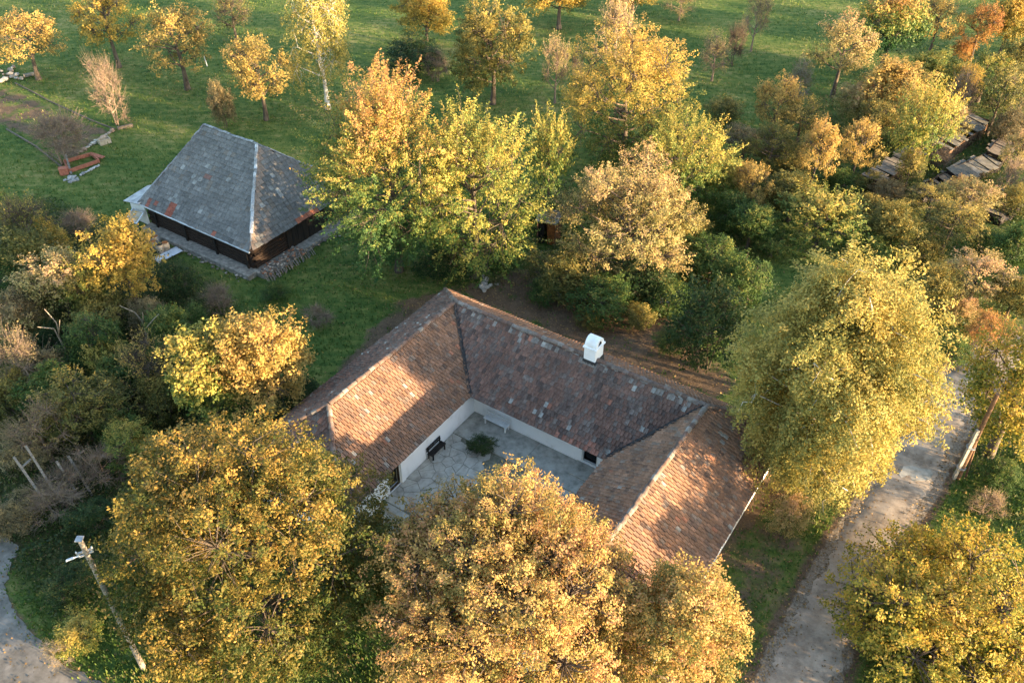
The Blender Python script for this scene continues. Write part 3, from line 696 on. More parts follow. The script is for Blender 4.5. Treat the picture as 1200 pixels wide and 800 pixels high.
mb = MB(); mb.box(Q_(BLn / 2, BDp / 2, 1.3), (BLn - 2.2, BDp - 2.2, 2.6), Matrix.Rotation(math.radians(146), 3, 'Z')); mb.build('inner_wall', M['wood_black'], barn)
def stones(name, pts, size, seed, parent=None, mat=M['stones'], cols=((.26, .235, .20), (.18, .16, .14), (.33, .30, .26), (.22, .17, .13))):
    """a heap of rough stones as one mesh"""
    r_ = np.random.default_rng(seed); V = []; Fc = []; C = []
    ico = bmesh.new(); bmesh.ops.create_icosphere(ico, subdivisions=1, radius=1); iv = np.array([v.co[:] for v in ico.verts]); fv = [[v.index for v in f.verts] for f in ico.faces]; ico.free()
    for p in pts:
        s_ = size * r_.uniform(.55, 1.3); sc = np.array([s_ * r_.uniform(.8, 1.4), s_ * r_.uniform(.7, 1.2), s_ * r_.uniform(.5, .8)])
        v = iv * sc * (1 + r_.normal(0, .13, (len(iv), 1))); a = r_.uniform(0, 6.28); R = np.array([[math.cos(a), -math.sin(a), 0], [math.sin(a), math.cos(a), 0], [0, 0, 1]])
        nb = len(V); V += list(v @ R.T + np.array(p)); Fc += [[nb + i for i in f] for f in fv]; cc = np.array(cols[r_.integers(len(cols))]) * r_.uniform(.75, 1.2); C += [cc] * len(fv)
    return link(name, mesh_np(name, V, Fc, {'Col': C}), mat, parent)
rp = np.random.default_rng(21)
pp = [Q_(x, -.6 + rp.normal(0, .25), rp.uniform(-.15, .05)) for x in np.linspace(.6, BLn - .6, 60)] + [Q_(-.6 + rp.normal(0, .25), y, rp.uniform(-.15, .1)) for y in np.linspace(.6, BDp - .6, 70)]
tag(stones('loose_stones', pp, .13, 5, barn), kind='stuff')
pp = [Q_(-.45 + rp.normal(0, .33), y, max(-.1, .42 - abs(rp.normal(0, .15)))) for y in np.linspace(.3, 4.4, 170)]
o = stones('rubble_heap', [p + np.array([BC[0], BC[1], 0]) for p in pp],   .12, 9, None, M['stones'], ((.30, .27, .23), (.20, .17, .14), (.36, .17, .10), (.42, .36, .30)))
tag(o, 'heap of rubble and broken bricks against the barn', kind='stuff')
wr = empty('wood_stack', (BC[0], BC[1], 0), 0, 'row of split stakes leaning along the rubble by the barn', 'wood stack')
for k in range(30):
    x = -1.15 + .12 * math.sin(k * 1.7); y = .1 + .17 * k
    mb = MB(); mb.beam(Q_(x - .22, y, -.12), Q_(x + .2, y + .06 * math.sin(k), .45 + .12 * math.sin(k * 2.2)), .06, .05); mb.build('stake', M['wood_grey'], wr)
# lean-to at the left end
lt = MB(); V = [Q_(BLn - .4, -.25, 2.42), Q_(BLn + 2.0, -.1, 1.9), Q_(BLn + 2.3, 2.6, 2.0), Q_(BLn - .3, 3.3, 3.0)]
lt.add(V + [v - np.array([0, 0, .05]) for v in V], [(0, 3, 2, 1), (0, 1, 5, 4), (1, 2, 6, 5), (2, 3, 7, 6), (3, 0, 4, 7), (4, 5, 6, 7)]); lt.build('lean_to_roof', M['metal_dull'], barn)
lean = MB(); RB = Matrix.Rotation(math.radians(146), 3, 'Z')
lean.box(Q_(BLn + .8, .35, .95), (1.9, .12, 1.8), RB); lw = lean.build('lean_to_wall', M['plaster'], barn)
pan = MB(); pan.add([Q_(BLn - .5, -.05, 1.55), Q_(BLn + .9, -.1, 1.5), Q_(BLn + .8, -1.0, .9), Q_(BLn - .55, -1.0, .95), Q_(BLn - .5, -.05, 1.50), Q_(BLn + .9, -.1, 1.45), Q_(BLn + .8, -1.0, .85), Q_(BLn - .55, -1.0, .9)],
                    [(0, 1, 2, 3), (4, 7, 6, 5), (0, 3, 7, 4), (1, 5, 6, 2), (3, 2, 6, 7), (0, 4, 5, 1)])
pn = fix(pan.build('canopy_panel', M['barrel_tan'], barn))
fr = MB(); cs = [Q_(BLn - .5, -.05, 1.57), Q_(BLn + .9, -.1, 1.52), Q_(BLn + .8, -1.0, .92), Q_(BLn - .55, -1.0, .97)]
for i in range(4): fr.beam(cs[i], cs[(i + 1) % 4], .09, .07)
fr.build('frame', M['metal'], pn)
for x_, y_ in ((BLn + .8, -.95), (BLn - .5, -.95)):
    mb = MB(); mb.box(Q_(x_, y_, .4), (.08, .08, .98), RB); mb.build('post', M['wood_grey'], barn)
# barrels
for i, (u, v, tilt, mt, lb) in enumerate(((176, 286, .05, 'barrel_grey', 'rusty topped grey barrel furthest left under the barn canopy'), (182, 289, .0, 'barrel_grey', 'grey barrel with orange rust lid, second from left'),
        (189, 293, .05, 'barrel_tan', 'tan barrel with dark mouth in the middle of the barrels'), (196, 290, -.03, 'barrel_tan', 'tan barrel standing right next to the barn plinth'),
        (186, 283, .1, 'barrel_grey', 'grey barrel with rusty lid behind the others'))):
    P = gp(u, v + 4); t_ = empty('barrel', P, i * .7, lb, 'barrel', 'barrels by the barn'); t_.rotation_euler = (tilt, tilt * .6, i)
    pr = [(.24, 0), (.28, .2), (.295, .42), (.28, .64), (.25, .84)]
    mb = MB(); n = 14; V = []
    for r_, z in pr: V += [(r_ * math.cos(6.2832 * k / n), r_ * math.sin(6.2832 * k / n), z) for k in range(n)]
    mb.add(V, [(m_ * n + k, m_ * n + (k + 1) % n, (m_ + 1) * n + (k + 1) % n, (m_ + 1) * n + k) for m_ in range(4) for k in range(n)] + [tuple(range(n - 1, -1, -1))])
    mb.build('body', M[mt], t_, smooth=True)
    mb = MB(); mb.tube([(0, 0, .80), (0, 0, .835)], .235, 14); mb.build('lid', M['rust'] if i != 2 else M['wood_black'], t_)
    for z in (.22, .62):
        mb = MB(); mb.tube([(0, 0, z - .02), (0, 0, z + .02)], .293, 14); mb.build('hoop', M['metal_dull'], t_)
P = gp(197, 300); t_ = empty('metal_sheet', P, math.radians(50), 'pale corrugated metal sheet lying on grass by the barrels', 'sheet')
V = []; Fc = []
for i in range(25):
    for j in (0, 1): V.append((-1.1 + 2.2 * j, -.5 + i / 24, .12 + .025 * math.sin(i * 1.57) + .05 * j))
for i in range(24): Fc.append((2 * i, 2 * i + 1, 2 * i + 3, 2 * i + 2))
me = bpy.data.meshes.new('sheet'); me.from_pydata(V, [], Fc); o = link('sheet', me, M['metal'], t_); sm = o.modifiers.new('s', 'SOLIDIFY'); sm.thickness = .01

# ------------------------------------------------------------------ trees
def rdir(r_, n):
    v = r_.normal(size=(n, 3)); return v / np.linalg.norm(v, axis=1)[:, None]
def unit(v): return v / (np.linalg.norm(v, axis=-1, keepdims=True) + 1e-9)
class TreeGeo: pass
def grow(seed, R, Rz, zc, nl, ncl, nleaf, slen, spread, leaf, up=.4, outw=1.0, sides=1.0, trunk=.2, stems=1, lob=(.45, .68), lr=(.32, .5), inner=.25, zmin=-.75, twig=.4, cone=0.0, aspect=.62, woodr=1.0, fill=1.0):
    r_ = np.random.default_rng(seed)
    # lobes spread over the crown
    k = np.arange(nl) + .5; ph = np.arccos(1 - (1 - zmin) * k / nl); th = np.pi * (1 + 5 ** .5) * k + r_.uniform(0, 6.28)
    d = np.stack([np.cos(th) * np.sin(ph), np.sin(th) * np.sin(ph), np.cos(ph)], 1); d = unit(d + r_.normal(0, .16, d.shape))
    rad = r_.uniform(*lob, nl); lc = d * rad[:, None] * np.array([R, R, Rz]); lrad = r_.uniform(*lr, nl)
    ni = max(3, int(nl * .22))
    lc = np.concatenate([lc, np.stack([r_.normal(0, .22 * R, ni), r_.normal(0, .22 * R, ni), Rz * r_.uniform(.2, .48, ni)], 1)]); lrad = np.concatenate([lrad, r_.uniform(.28, .42, ni)]); nl += ni
    if cone: lc[:, :2] *= (1 - cone * (lc[:, 2:3] / Rz))
    lc[:, 2] += zc
    lrad3 = lrad[:, None] * np.array([R, R, Rz])
    cen = np.array([0, 0, zc])
    # sprays on the outer side of each lobe
    li_ = r_.integers(0, nl, int(ncl * 1.7)); dd = rdir(r_, len(li_))
    c = lc[li_] + dd * lrad3[li_] * (r_.uniform(0, 1, (len(li_), 1)) ** inner)
    out = unit((c - cen) / np.array([R, R, Rz])); keep = (np.sum(dd * out, 1) > -.25) & (c[:, 2] > .15)
    c, li_, dd, out = c[keep][:ncl], li_[keep][:ncl], dd[keep][:ncl], out[keep][:ncl]
    nc = len(c)
    sd_ = unit(out * outw + dd * .5 + r_.normal(0, .35, c.shape) + np.array([0, 0, up]))
    ln = slen * r_.uniform(.55, 1.35, nc); ctone = np.clip(.5 + .25 * r_.normal(size=nc) + .22 * r_.normal(size=nl)[li_], 0, 1)
    # leaves along every spray
    per = np.maximum(1, r_.poisson(nleaf / nc, nc)); ci = np.repeat(np.arange(nc), per); n = len(ci)
    tt = r_.uniform(-.25, 1, n)
    p = c[ci] + sd_[ci] * (tt * ln[ci])[:, None] + r_.normal(size=(n, 3)) * (spread * (1.15 - .7 * np.clip(tt, 0, 1)))[:, None] * np.array([1, 1, .8])
    kp = p[:, 2] > .05; p = p[kp]; ci = ci[kp]; n = len(ci)
    nn = unit(out[ci] * .5 + np.array([0, 0, .5]) + (r_.normal(size=(nc, 3)) * .45)[ci] + r_.normal(size=(n, 3)) * .42)
    tg = unit(np.cross(nn, r_.normal(size=(n, 3)))); bb = np.cross(nn, tg)
    l = leaf * r_.uniform(.65, 1.3, n)[:, None]; wv = l * aspect
    mid = nn * (l * .12)
    V = np.stack([p - tg * l / 2, p + bb * wv / 2 - mid, p + tg * l / 2, p - bb * wv / 2 - mid], 1).reshape(-1, 3)
    g_ = TreeGeo(); g_.LV = V; g_.LF = np.arange(4 * n).reshape(-1, 4)
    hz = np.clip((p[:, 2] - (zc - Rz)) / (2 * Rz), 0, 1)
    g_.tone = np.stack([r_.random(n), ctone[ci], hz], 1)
    # wood
    WV = []; WF = []; nb = 0
    def put(P, rr, s_):
        nonlocal nb
        v, f_ = tube(np.asarray(P, float), np.asarray(rr, float) * woodr, s_); WV.append(v); WF.append(f_ + nb); nb += len(v)
    top = zc + Rz * .55
    stem_tops = []
    for s_ in range(stems):
        q = np.array([0, 0, 0]) if stems == 1 else np.append(r_.normal(0, R * .12, 2), 0)
        e_ = q + np.append(r_.normal(0, R * (.06 if stems == 1 else .28), 2), top * r_.uniform(.8, 1))
        K = 7; tt_ = np.linspace(0, 1, K)[:, None]; P = q + (e_ - q) * tt_ + np.concatenate([np.sin(tt_ * 5 + s_) * R * .03, np.cos(tt_ * 4 + s_) * R * .03, 0 * tt_], 1)
        P[0, 2] = -.25
        tr = trunk * (1 if stems == 1 else .55) * (1 - .85 * np.linspace(0, 1, K)) ; tr[0] *= 1.35
        put(P, tr, 8); stem_tops.append(P)
    for i in range(nl):
        P0 = stem_tops[i % stems]; zt = max(.12 * zc, min(lc[i, 2] - .35 * np.hypot(*lc[i, :2]) - .1 * Rz, top * .92)); f_ = np.interp(zt, P0[:, 2], np.arange(len(P0)))
        a0 = np.array([np.interp(f_, np.arange(len(P0)), P0[:, q]) for q in range(3)])
        e_ = lc[i]; mid_ = a0 * .5 + e_ * .5 + np.array([0, 0, -.06 * np.linalg.norm(e_ - a0)]) + r_.normal(0, .05 * R, 3)
        tq = np.linspace(0, 1, 6)[:, None]; P = a0 * (1 - tq) ** 2 + 2 * mid_ * tq * (1 - tq) + e_ * tq ** 2
        rb = trunk * .36 * (1 - .72 * tq[:, 0]); put(P, rb, 6)
    for i in np.nonzero(r_.random(nc) < twig)[0]:
        a0 = lc[li_[i]]; e_ = c[i] + sd_[i] * ln[i] * .8
        mid_ = (a0 + c[i]) / 2 + r_.normal(0, .04 * R, 3)
        put(np.stack([a0, mid_, c[i], e_]), np.array([.03, .022, .014, .006]) * max(.6, min(1.3, R / 4)), 3)
    g_.WV = np.concatenate(WV); g_.WF = np.concatenate(WF)
    g_.R, g_.Rz, g_.zc = R, Rz, zc
    return g_
def geo_meshes(nm, g_):
    g_.crown = mesh_np(nm + '_crown', g_.LV, g_.LF, {'Tone': g_.tone}); g_.wood = mesh_np(nm + '_wood', g_.WV, g_.WF, smooth=True)
    return g_
SPOTS = []
def plant(name, g_, loc, rz, sc, leafmat, barkmat, label, cat, group=None):
    e_ = empty(name, loc, rz, label, cat, group); e_.scale = sc
    if cat == 'tree': SPOTS.append((loc[0], loc[1], g_.R * sc[0]))
    tr = link('trunk' if cat == 'tree' else 'stems', g_.wood, None, e_); cr = link('crown' if cat == 'tree' else 'foliage', g_.crown, None, e_)
    for o_, mt in ((tr, barkmat), (cr, leafmat)):
        if mt is None: continue
        if not o_.data.materials: o_.data.materials.append(mt)
        o_.material_slots[0].link = 'OBJECT'; o_.material_slots[0].material = mt
    return e_
def place(u, v, rw, rh, clear):
    """where a crown that shows at this pixel, this large, must stand; clear = bare height under the crown"""
    zc = 4.0
    for _ in range(12):
        P = at(u, v, zc); d_ = depth(P); R = rw * d_ / F; hh = rh * d_ / F
        dep = math.atan2(CAM_H - zc, math.hypot(P[0], P[1]))
        Rz = math.sqrt(max(hh * hh - (R * math.sin(dep)) ** 2, (.45 * R) ** 2)) / math.cos(dep); Rz = min(Rz, 1.9 * R)
        zc = zc * .5 + .5 * (Rz + clear + float(terrain(P[0], P[1])))
    P = at(u, v, zc); z0 = float(terrain(P[0], P[1]))
    return np.array([P[0], P[1], z0]), R, Rz, zc - z0

# --- large trees, each grown for itself
def big(name, u, v, rw, rh, clear, leafmat, label, seed, bark='bark', rz=0, **kw):
    loc, R, Rz, zc = place(u, v, rw, rh, clear)
    g_ = geo_meshes(name, grow(seed, R, Rz, zc, **kw))
    return plant(name, g_, loc, rz, (1, 1, 1), M[leafmat], M[bark], label, 'tree')
MAPLE = dict(nl=34, ncl=2900, nleaf=152000, slen=.45, spread=.175, leaf=.13, up=.35, trunk=.42, lob=(.5, .74), lr=(.27, .40), inner=.3, twig=.5)
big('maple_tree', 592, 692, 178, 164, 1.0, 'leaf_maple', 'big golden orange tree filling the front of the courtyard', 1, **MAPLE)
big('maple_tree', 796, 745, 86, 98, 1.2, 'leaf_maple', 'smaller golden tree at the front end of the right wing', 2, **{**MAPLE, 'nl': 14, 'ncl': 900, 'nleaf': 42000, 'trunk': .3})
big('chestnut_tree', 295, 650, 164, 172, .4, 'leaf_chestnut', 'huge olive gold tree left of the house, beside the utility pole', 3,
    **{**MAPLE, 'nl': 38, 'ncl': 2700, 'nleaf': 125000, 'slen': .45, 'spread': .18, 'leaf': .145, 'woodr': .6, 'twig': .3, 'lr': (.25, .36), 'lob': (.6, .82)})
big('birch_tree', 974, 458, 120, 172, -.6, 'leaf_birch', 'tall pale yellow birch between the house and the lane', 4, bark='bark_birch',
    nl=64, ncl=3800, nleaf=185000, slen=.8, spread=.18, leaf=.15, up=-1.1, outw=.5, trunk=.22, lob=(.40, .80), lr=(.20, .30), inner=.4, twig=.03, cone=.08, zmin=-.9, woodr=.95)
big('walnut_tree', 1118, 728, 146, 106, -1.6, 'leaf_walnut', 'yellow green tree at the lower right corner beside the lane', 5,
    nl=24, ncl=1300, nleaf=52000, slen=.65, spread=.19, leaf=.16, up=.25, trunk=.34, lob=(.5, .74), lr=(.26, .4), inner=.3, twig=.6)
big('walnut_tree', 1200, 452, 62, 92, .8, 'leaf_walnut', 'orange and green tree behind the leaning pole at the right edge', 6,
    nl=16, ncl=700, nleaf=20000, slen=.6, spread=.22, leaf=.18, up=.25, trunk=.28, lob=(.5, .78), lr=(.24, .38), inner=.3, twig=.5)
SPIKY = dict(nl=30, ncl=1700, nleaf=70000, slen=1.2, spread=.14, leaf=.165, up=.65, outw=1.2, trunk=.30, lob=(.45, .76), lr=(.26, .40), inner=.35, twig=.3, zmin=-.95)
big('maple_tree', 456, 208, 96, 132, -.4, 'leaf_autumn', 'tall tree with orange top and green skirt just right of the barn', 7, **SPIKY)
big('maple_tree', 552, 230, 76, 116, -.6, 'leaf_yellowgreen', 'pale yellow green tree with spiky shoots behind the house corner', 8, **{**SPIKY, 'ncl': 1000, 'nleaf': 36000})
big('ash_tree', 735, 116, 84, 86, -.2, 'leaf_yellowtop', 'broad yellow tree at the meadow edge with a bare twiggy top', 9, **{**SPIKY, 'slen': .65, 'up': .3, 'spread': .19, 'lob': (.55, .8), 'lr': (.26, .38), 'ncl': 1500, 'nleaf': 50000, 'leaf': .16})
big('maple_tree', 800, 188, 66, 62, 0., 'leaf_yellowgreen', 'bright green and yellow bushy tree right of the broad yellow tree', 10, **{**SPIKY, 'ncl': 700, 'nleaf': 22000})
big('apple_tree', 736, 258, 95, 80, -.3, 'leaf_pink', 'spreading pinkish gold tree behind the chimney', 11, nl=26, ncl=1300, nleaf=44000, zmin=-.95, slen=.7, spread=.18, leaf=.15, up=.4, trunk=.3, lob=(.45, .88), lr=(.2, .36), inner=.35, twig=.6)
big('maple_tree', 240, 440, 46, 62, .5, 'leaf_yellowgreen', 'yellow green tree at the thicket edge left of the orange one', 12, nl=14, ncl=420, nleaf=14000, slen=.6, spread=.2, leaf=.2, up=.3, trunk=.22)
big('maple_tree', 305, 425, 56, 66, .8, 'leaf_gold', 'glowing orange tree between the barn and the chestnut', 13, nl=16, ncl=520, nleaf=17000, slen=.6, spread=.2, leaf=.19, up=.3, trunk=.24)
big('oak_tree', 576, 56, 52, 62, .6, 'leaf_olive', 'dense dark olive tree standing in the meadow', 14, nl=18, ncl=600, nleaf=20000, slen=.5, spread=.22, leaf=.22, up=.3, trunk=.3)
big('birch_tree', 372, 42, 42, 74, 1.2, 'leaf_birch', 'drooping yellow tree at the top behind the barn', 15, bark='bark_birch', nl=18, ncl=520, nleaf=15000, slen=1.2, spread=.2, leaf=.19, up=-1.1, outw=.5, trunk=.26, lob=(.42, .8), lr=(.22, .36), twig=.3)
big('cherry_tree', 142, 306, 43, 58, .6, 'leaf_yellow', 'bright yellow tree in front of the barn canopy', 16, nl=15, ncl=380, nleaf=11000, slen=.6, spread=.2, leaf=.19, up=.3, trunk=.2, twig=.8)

# --- smaller ones share grown meshes
LIB = {}
def lib(kind, n, **kw):
    LIB[kind] = [geo_meshes(kind, grow(100 + i * 7 + len(LIB) * 31, 3.0, 3.0, 3.0 + kw.get('stemh', 1.2), **{k: v for k, v in kw.items() if k != 'stemh'})) for i in range(n)]
lib('round', 3, nl=14, ncl=420, nleaf=12000, slen=.55, spread=.22, leaf=.2, up=.3, trunk=.22, twig=.4)
lib('orchard', 4, nl=13, ncl=260, nleaf=6500, slen=.55, spread=.2, leaf=.17, up=.25, trunk=.22, twig=1.0, lob=(.45, .8), lr=(.22, .36))
lib('upright', 3, nl=14, ncl=330, nleaf=9000, slen=1.2, spread=.15, leaf=.19, up=1.0, outw=1.0, trunk=.16, twig=.5, stemh=.4)
lib('shrub', 4, nl=14, ncl=330, nleaf=8000, slen=.5, spread=.24, leaf=.2, up=.4, trunk=.12, stems=4, twig=.5, zmin=-.6, stemh=-.4)
lib('sparse', 3, nl=13, ncl=420, nleaf=2600, slen=.9, spread=.12, leaf=.15, up=.7, trunk=.16, twig=1.0, lob=(.4, .8), lr=(.25, .4), woodr=1.3, stemh=.5)
lib('twiggy', 4, nl=16, ncl=700, nleaf=900, slen=1.0, spread=.12, leaf=.13, up=.9, trunk=.14, stems=3, twig=1.0, lob=(.4, .85), lr=(.25, .4), woodr=1.25, stemh=-.3)
cnt = {}
def small(kind, name, u, v, rw, rh, leafmat, label, group=None, clear=None, bark='bark', cat='tree'):
    g_ = LIB[kind][cnt.get(kind, 0) % len(LIB[kind])]; cnt[kind] = cnt.get(kind, 0) + 1; i = sum(cnt.values())
    if clear is None: clear = {'round': .9, 'orchard': 1.3, 'upright': .4, 'shrub': -.3, 'sparse': .7, 'twiggy': -.2}[kind]
    loc, R, Rz, zc = place(u, v, rw, rh, clear)
    sz = zc / g_.zc if clear > 0 else Rz / 3.0
    kx = {'orchard': 1.12, 'round': 1.06}.get(kind, .98) * R / 3.0
    return plant(name, g_, loc, i * 2.399, (kx, kx * (.9 + .2 * math.sin(i * 1.9)), max(sz, .25)), M[leafmat], M[bark], label, cat, group)
T = small
# top left orchard
T('orchard', 'apple_tree', 30, 46, 36, 32, 'leaf_gold', 'small golden orchard tree at the far left of the meadow', clear=1.6)
T('orchard', 'apple_tree', 122, 22, 44, 44, 'leaf_yellow', 'yellow orchard tree left of its twin at the top edge', clear=1.4)
T('orchard', 'apple_tree', 206, 46, 44, 46, 'leaf_gold', 'gold and olive orchard tree with a pale trunk, upper left meadow', clear=1.4)
T('sparse', 'plum_tree', 272, 16, 26, 24, 'leaf_olive', 'thin sparse sapling at the top edge behind the barn')
T('orchard', 'apple_tree', 300, 82, 38, 50, 'leaf_gold', 'tall golden orchard tree just behind the barn ridge', clear=1.0)
T('shrub', 'shrub', 260, 124, 22, 30, 'leaf_brown', 'rusty brown bush behind the barn ridge', cat='shrub')
T('twiggy', 'shrub', 72, 158, 42, 36, 'leaf_brown', 'bare brown thicket growing in the vegetable plot', cat='shrub', bark='bark_twig')
T('twiggy', 'plum_tree', 126, 108, 22, 26, 'leaf_brown', 'leafless little tree with a thin pale trunk by the plot', clear=1.3, bark='bark_twig')
# top middle
T('round', 'lime_tree', 498, 14, 37, 34, 'leaf_yellow', 'yellow tree touching the top edge left of the dark olive tree')
T('shrub', 'shrub', 486, 66, 42, 26, 'leaf_dark', 'low dark green bush left of the olive tree', cat='shrub')
T('twiggy', 'shrub', 512, 78, 20, 20, 'leaf_brown', 'grey leafless bush in front of the dark meadow bush', cat='shrub', bark='bark_twig')
T('round', 'lime_tree', 656, -8, 42, 34, 'leaf_yellow', 'yellow crown cut by the top edge in the middle')
T('round', 'lime_tree', 742, -10, 32, 26, 'leaf_yellow', 'small yellow crown cut by the top edge above the broad yellow tree')
T('sparse', 'plum_tree', 652, 78, 18, 32, 'leaf_pink', 'slender nearly bare pink tree alone on the meadow', clear=1.0, bark='bark_twig')
T('twiggy', 'plum_tree', 676, 78, 10, 22, 'leaf_brown', 'thin leafless sapling next to the slender pink tree', clear=.6, bark='bark_twig')
T('sparse', 'plum_tree', 722, 42, 34, 22, 'leaf_pink', 'bare pale twigs rising over the broad yellow tree', clear=4.0, bark='bark_twig')
T('upright', 'maple_tree', 645, 184, 28, 50, 'leaf_yellowgreen', 'narrow pointed yellow green tree between the two big crowns')
# top right orchard
T('sparse', 'plum_tree', 838, 64, 22, 22, 'leaf_pink', 'little bare pinkish tree on the open meadow', clear=1.0, bark='bark_twig')
T('sparse', 'plum_tree', 888, 18, 24, 32, 'leaf_pink', 'taller bare pinkish tree near the top edge', clear=1.0, bark='bark_twig')
T('twiggy', 'plum_tree', 864, 50, 16, 22, 'leaf_brown', 'dark leafless sapling between the two pinkish trees', clear=.5)
T('sparse', 'apple_tree', 798, 2, 20, 16, 'leaf_pink', 'bare pinkish twigs at the top edge of the meadow', clear=.8, bark='bark_twig')
T('orchard', 'apple_tree', 912, 122, 32, 40, 'leaf_gold', 'gappy golden tree at the orchard edge left', clear=1.0)
T('sparse', 'apple_tree', 938, 96, 22, 26, 'leaf_brown', 'grey leafless tree behind the gappy golden one', clear=.8, bark='bark_dead')
T('orchard', 'apple_tree', 990, 58, 32, 46, 'leaf_pink', 'pale beige tree left of the green and orange crown', clear=1.0)
T('round', 'pear_tree', 1046, 28, 46, 50, 'leaf_autumn', 'green crown with orange flecks at the upper right')
T('orchard', 'cherry_tree', 1150, 30, 24, 30, 'leaf_orange', 'pink orange tree with a pale trunk near the top right', clear=1.2)
T('round', 'cherry_tree', 1186, 24, 26, 36, 'leaf_yellow', 'yellow tree in the top right corner')
T('shrub', 'shrub', 1128, 60, 15, 13, 'leaf_orange', 'tiny reddish bush below the pink orange tree', cat='shrub')
T('orchard', 'apple_tree', 1176, 108, 32, 42, 'leaf_olive', 'olive yellow tree at the right edge above the ruined sheds', clear=1.0)
T('round', 'apple_tree', 1092, 84, 34, 26, 'leaf_yellowgreen', 'low yellow green tree behind the plank shed')
T('round', 'apple_tree', 1046, 104, 42, 40, 'leaf_gold', 'dense golden tree in the middle of the orchard')
T('orchard', 'apple_tree', 960, 176, 31, 46, 'leaf_gold', 'golden tree left of the beige wall top', clear=.8)
T('orchard', 'apple_tree', 1008, 170, 27, 40, 'leaf_gold', 'golden tree covering the near end of the long shed', clear=.8)
T('upright', 'apple_tree', 1084, 152, 36, 50, 'leaf_yellowgreen', 'upright yellow tree between the two ruined sheds', clear=.8)
T('orchard', 'apple_tree', 874, 166, 34, 22, 'leaf_brown', 'flat brownish gold tree below the bare meadow saplings', clear=.8)
T('orchard', 'apple_tree', 882, 216, 30, 30, 'leaf_gold', 'small golden tree below the flat brownish one', clear=.8)
T('upright', 'willow_tree', 964, 258, 50, 40, 'leaf_yellowgreen', 'bright yellow bush with feathery shoots above the birch', clear=.3)
T('shrub', 'shrub', 904, 288, 26, 20, 'leaf_green', 'light green bush left of the feathery yellow one', cat='shrub')
T('round', 'hazel_tree', 1050, 268, 36, 42, 'leaf_olive', 'brownish olive bush tree right of the feathery yellow bush', clear=.3)
T('orchard', 'apple_tree', 1116, 262, 36, 32, 'leaf_olive', 'olive tree with a leaning trunk below the plank shed', clear=.8)
T('orchard', 'apple_tree', 1146, 322, 38, 36, 'leaf_pink', 'dull pink olive tree left of the lane bend', clear=.6)
T('twiggy', 'shrub', 1186, 206, 20, 26, 'leaf_pink', 'pinkish twiggy bush beside the plank walkway', cat='shrub', bark='bark_twig')
T('round', 'hazel_tree', 1190, 290, 24, 34, 'leaf_green', 'green tree at the right edge above the lane bend')
T('shrub', 'shrub', 1124, 366, 22, 20, 'leaf_pink', 'small pinkish bush beside the birch crown', cat='shrub')
T('shrub', 'shrub', 1120, 412, 26, 22, 'leaf_green', 'green bush where the lane meets the birch', cat='shrub')
T('shrub', 'shrub', 1018, 215, 22, 16, 'leaf_olive', 'olive scrub at the foot of the long shed', cat='shrub')
T('shrub', 'shrub', 1075, 118, 22, 18, 'leaf_olive', 'olive scrub behind the long shed', cat='shrub')
T('shrub', 'shrub', 1040, 225, 26, 18, 'leaf_brown', 'brown scrub leaning on the collapsed plank roof', cat='shrub')
T('shrub', 'shrub', 1125, 226, 26, 18, 'leaf_pink', 'pinkish scrub in front of the mossy sheet roof', cat='shrub')
T('twiggy', 'shrub', 1100, 186, 20, 16, 'leaf_brown', 'bare grey scrub between the two rows of sheds', cat='shrub', bark='bark_twig')
T('shrub', 'shrub', 1188, 236, 24, 22, 'leaf_olive', 'olive scrub swallowing the fallen roof at the right edge', cat='shrub')
T('shrub', 'shrub', 1160, 285, 26, 20, 'leaf_green', 'green scrub below the fallen dark boards', cat='shrub')
T('shrub', 'shrub', 1085, 300, 26, 24, 'leaf_olive', 'olive scrub above the right shoulder of the birch', cat='shrub')
T('shrub', 'shrub', 1185, 150, 24, 30, 'leaf_brown', 'tall brown scrub at the upper end of the sheds', cat='shrub')
T('twiggy', 'plum_tree', 1128, 118, 24, 30, 'leaf_brown', 'bare greyish tree behind the second narrow shed', clear=.5, bark='bark_twig')
T('shrub', 'shrub', 985, 215, 24, 20, 'leaf_green', 'green scrub left of the long shed', cat='shrub')
T('orchard', 'apple_tree', 1028, 140, 26, 30, 'leaf_olive', 'olive tree between the dense golden tree and the long shed', clear=.6)
T('shrub', 'shrub', 848, 132, 26, 20, 'leaf_olive', 'olive bush at the edge of the open meadow', cat='shrub')
T('shrub', 'shrub', 925, 606, 30, 34, 'leaf_pink', 'dull pinkish green bush under the birch by the lane', cat='shrub')
T('shrub', 'shrub', 955, 570, 26, 30, 'leaf_olive', 'olive bush hanging under the birch crown', cat='shrub')
T('orchard', 'apple_tree', 1138, 232, 34, 26, 'leaf_pink', 'pinkish tree leaning over the mossy sheet roof', clear=.6)
T('orchard', 'apple_tree', 1068, 196, 24, 26, 'leaf_olive', 'olive tree in the gap between the two rows of sheds', clear=.5)
T('orchard', 'apple_tree', 940, 140, 28, 30, 'leaf_olive', 'olive tree between the golden orchard trees and the meadow', clear=.5)
T('round', 'apple_tree', 1010, 118, 28, 30, 'leaf_pink', 'beige tree left of the dense golden one', clear=.5)
T('orchard', 'apple_tree', 1130, 95, 26, 28, 'leaf_yellow', 'thin yellow tree above the second narrow shed', clear=.6)
T('shrub', 'shrub', 1020, 250, 28, 24, 'leaf_olive', 'olive scrub right behind the feathery yellow bush', cat='shrub')
g_i = 0
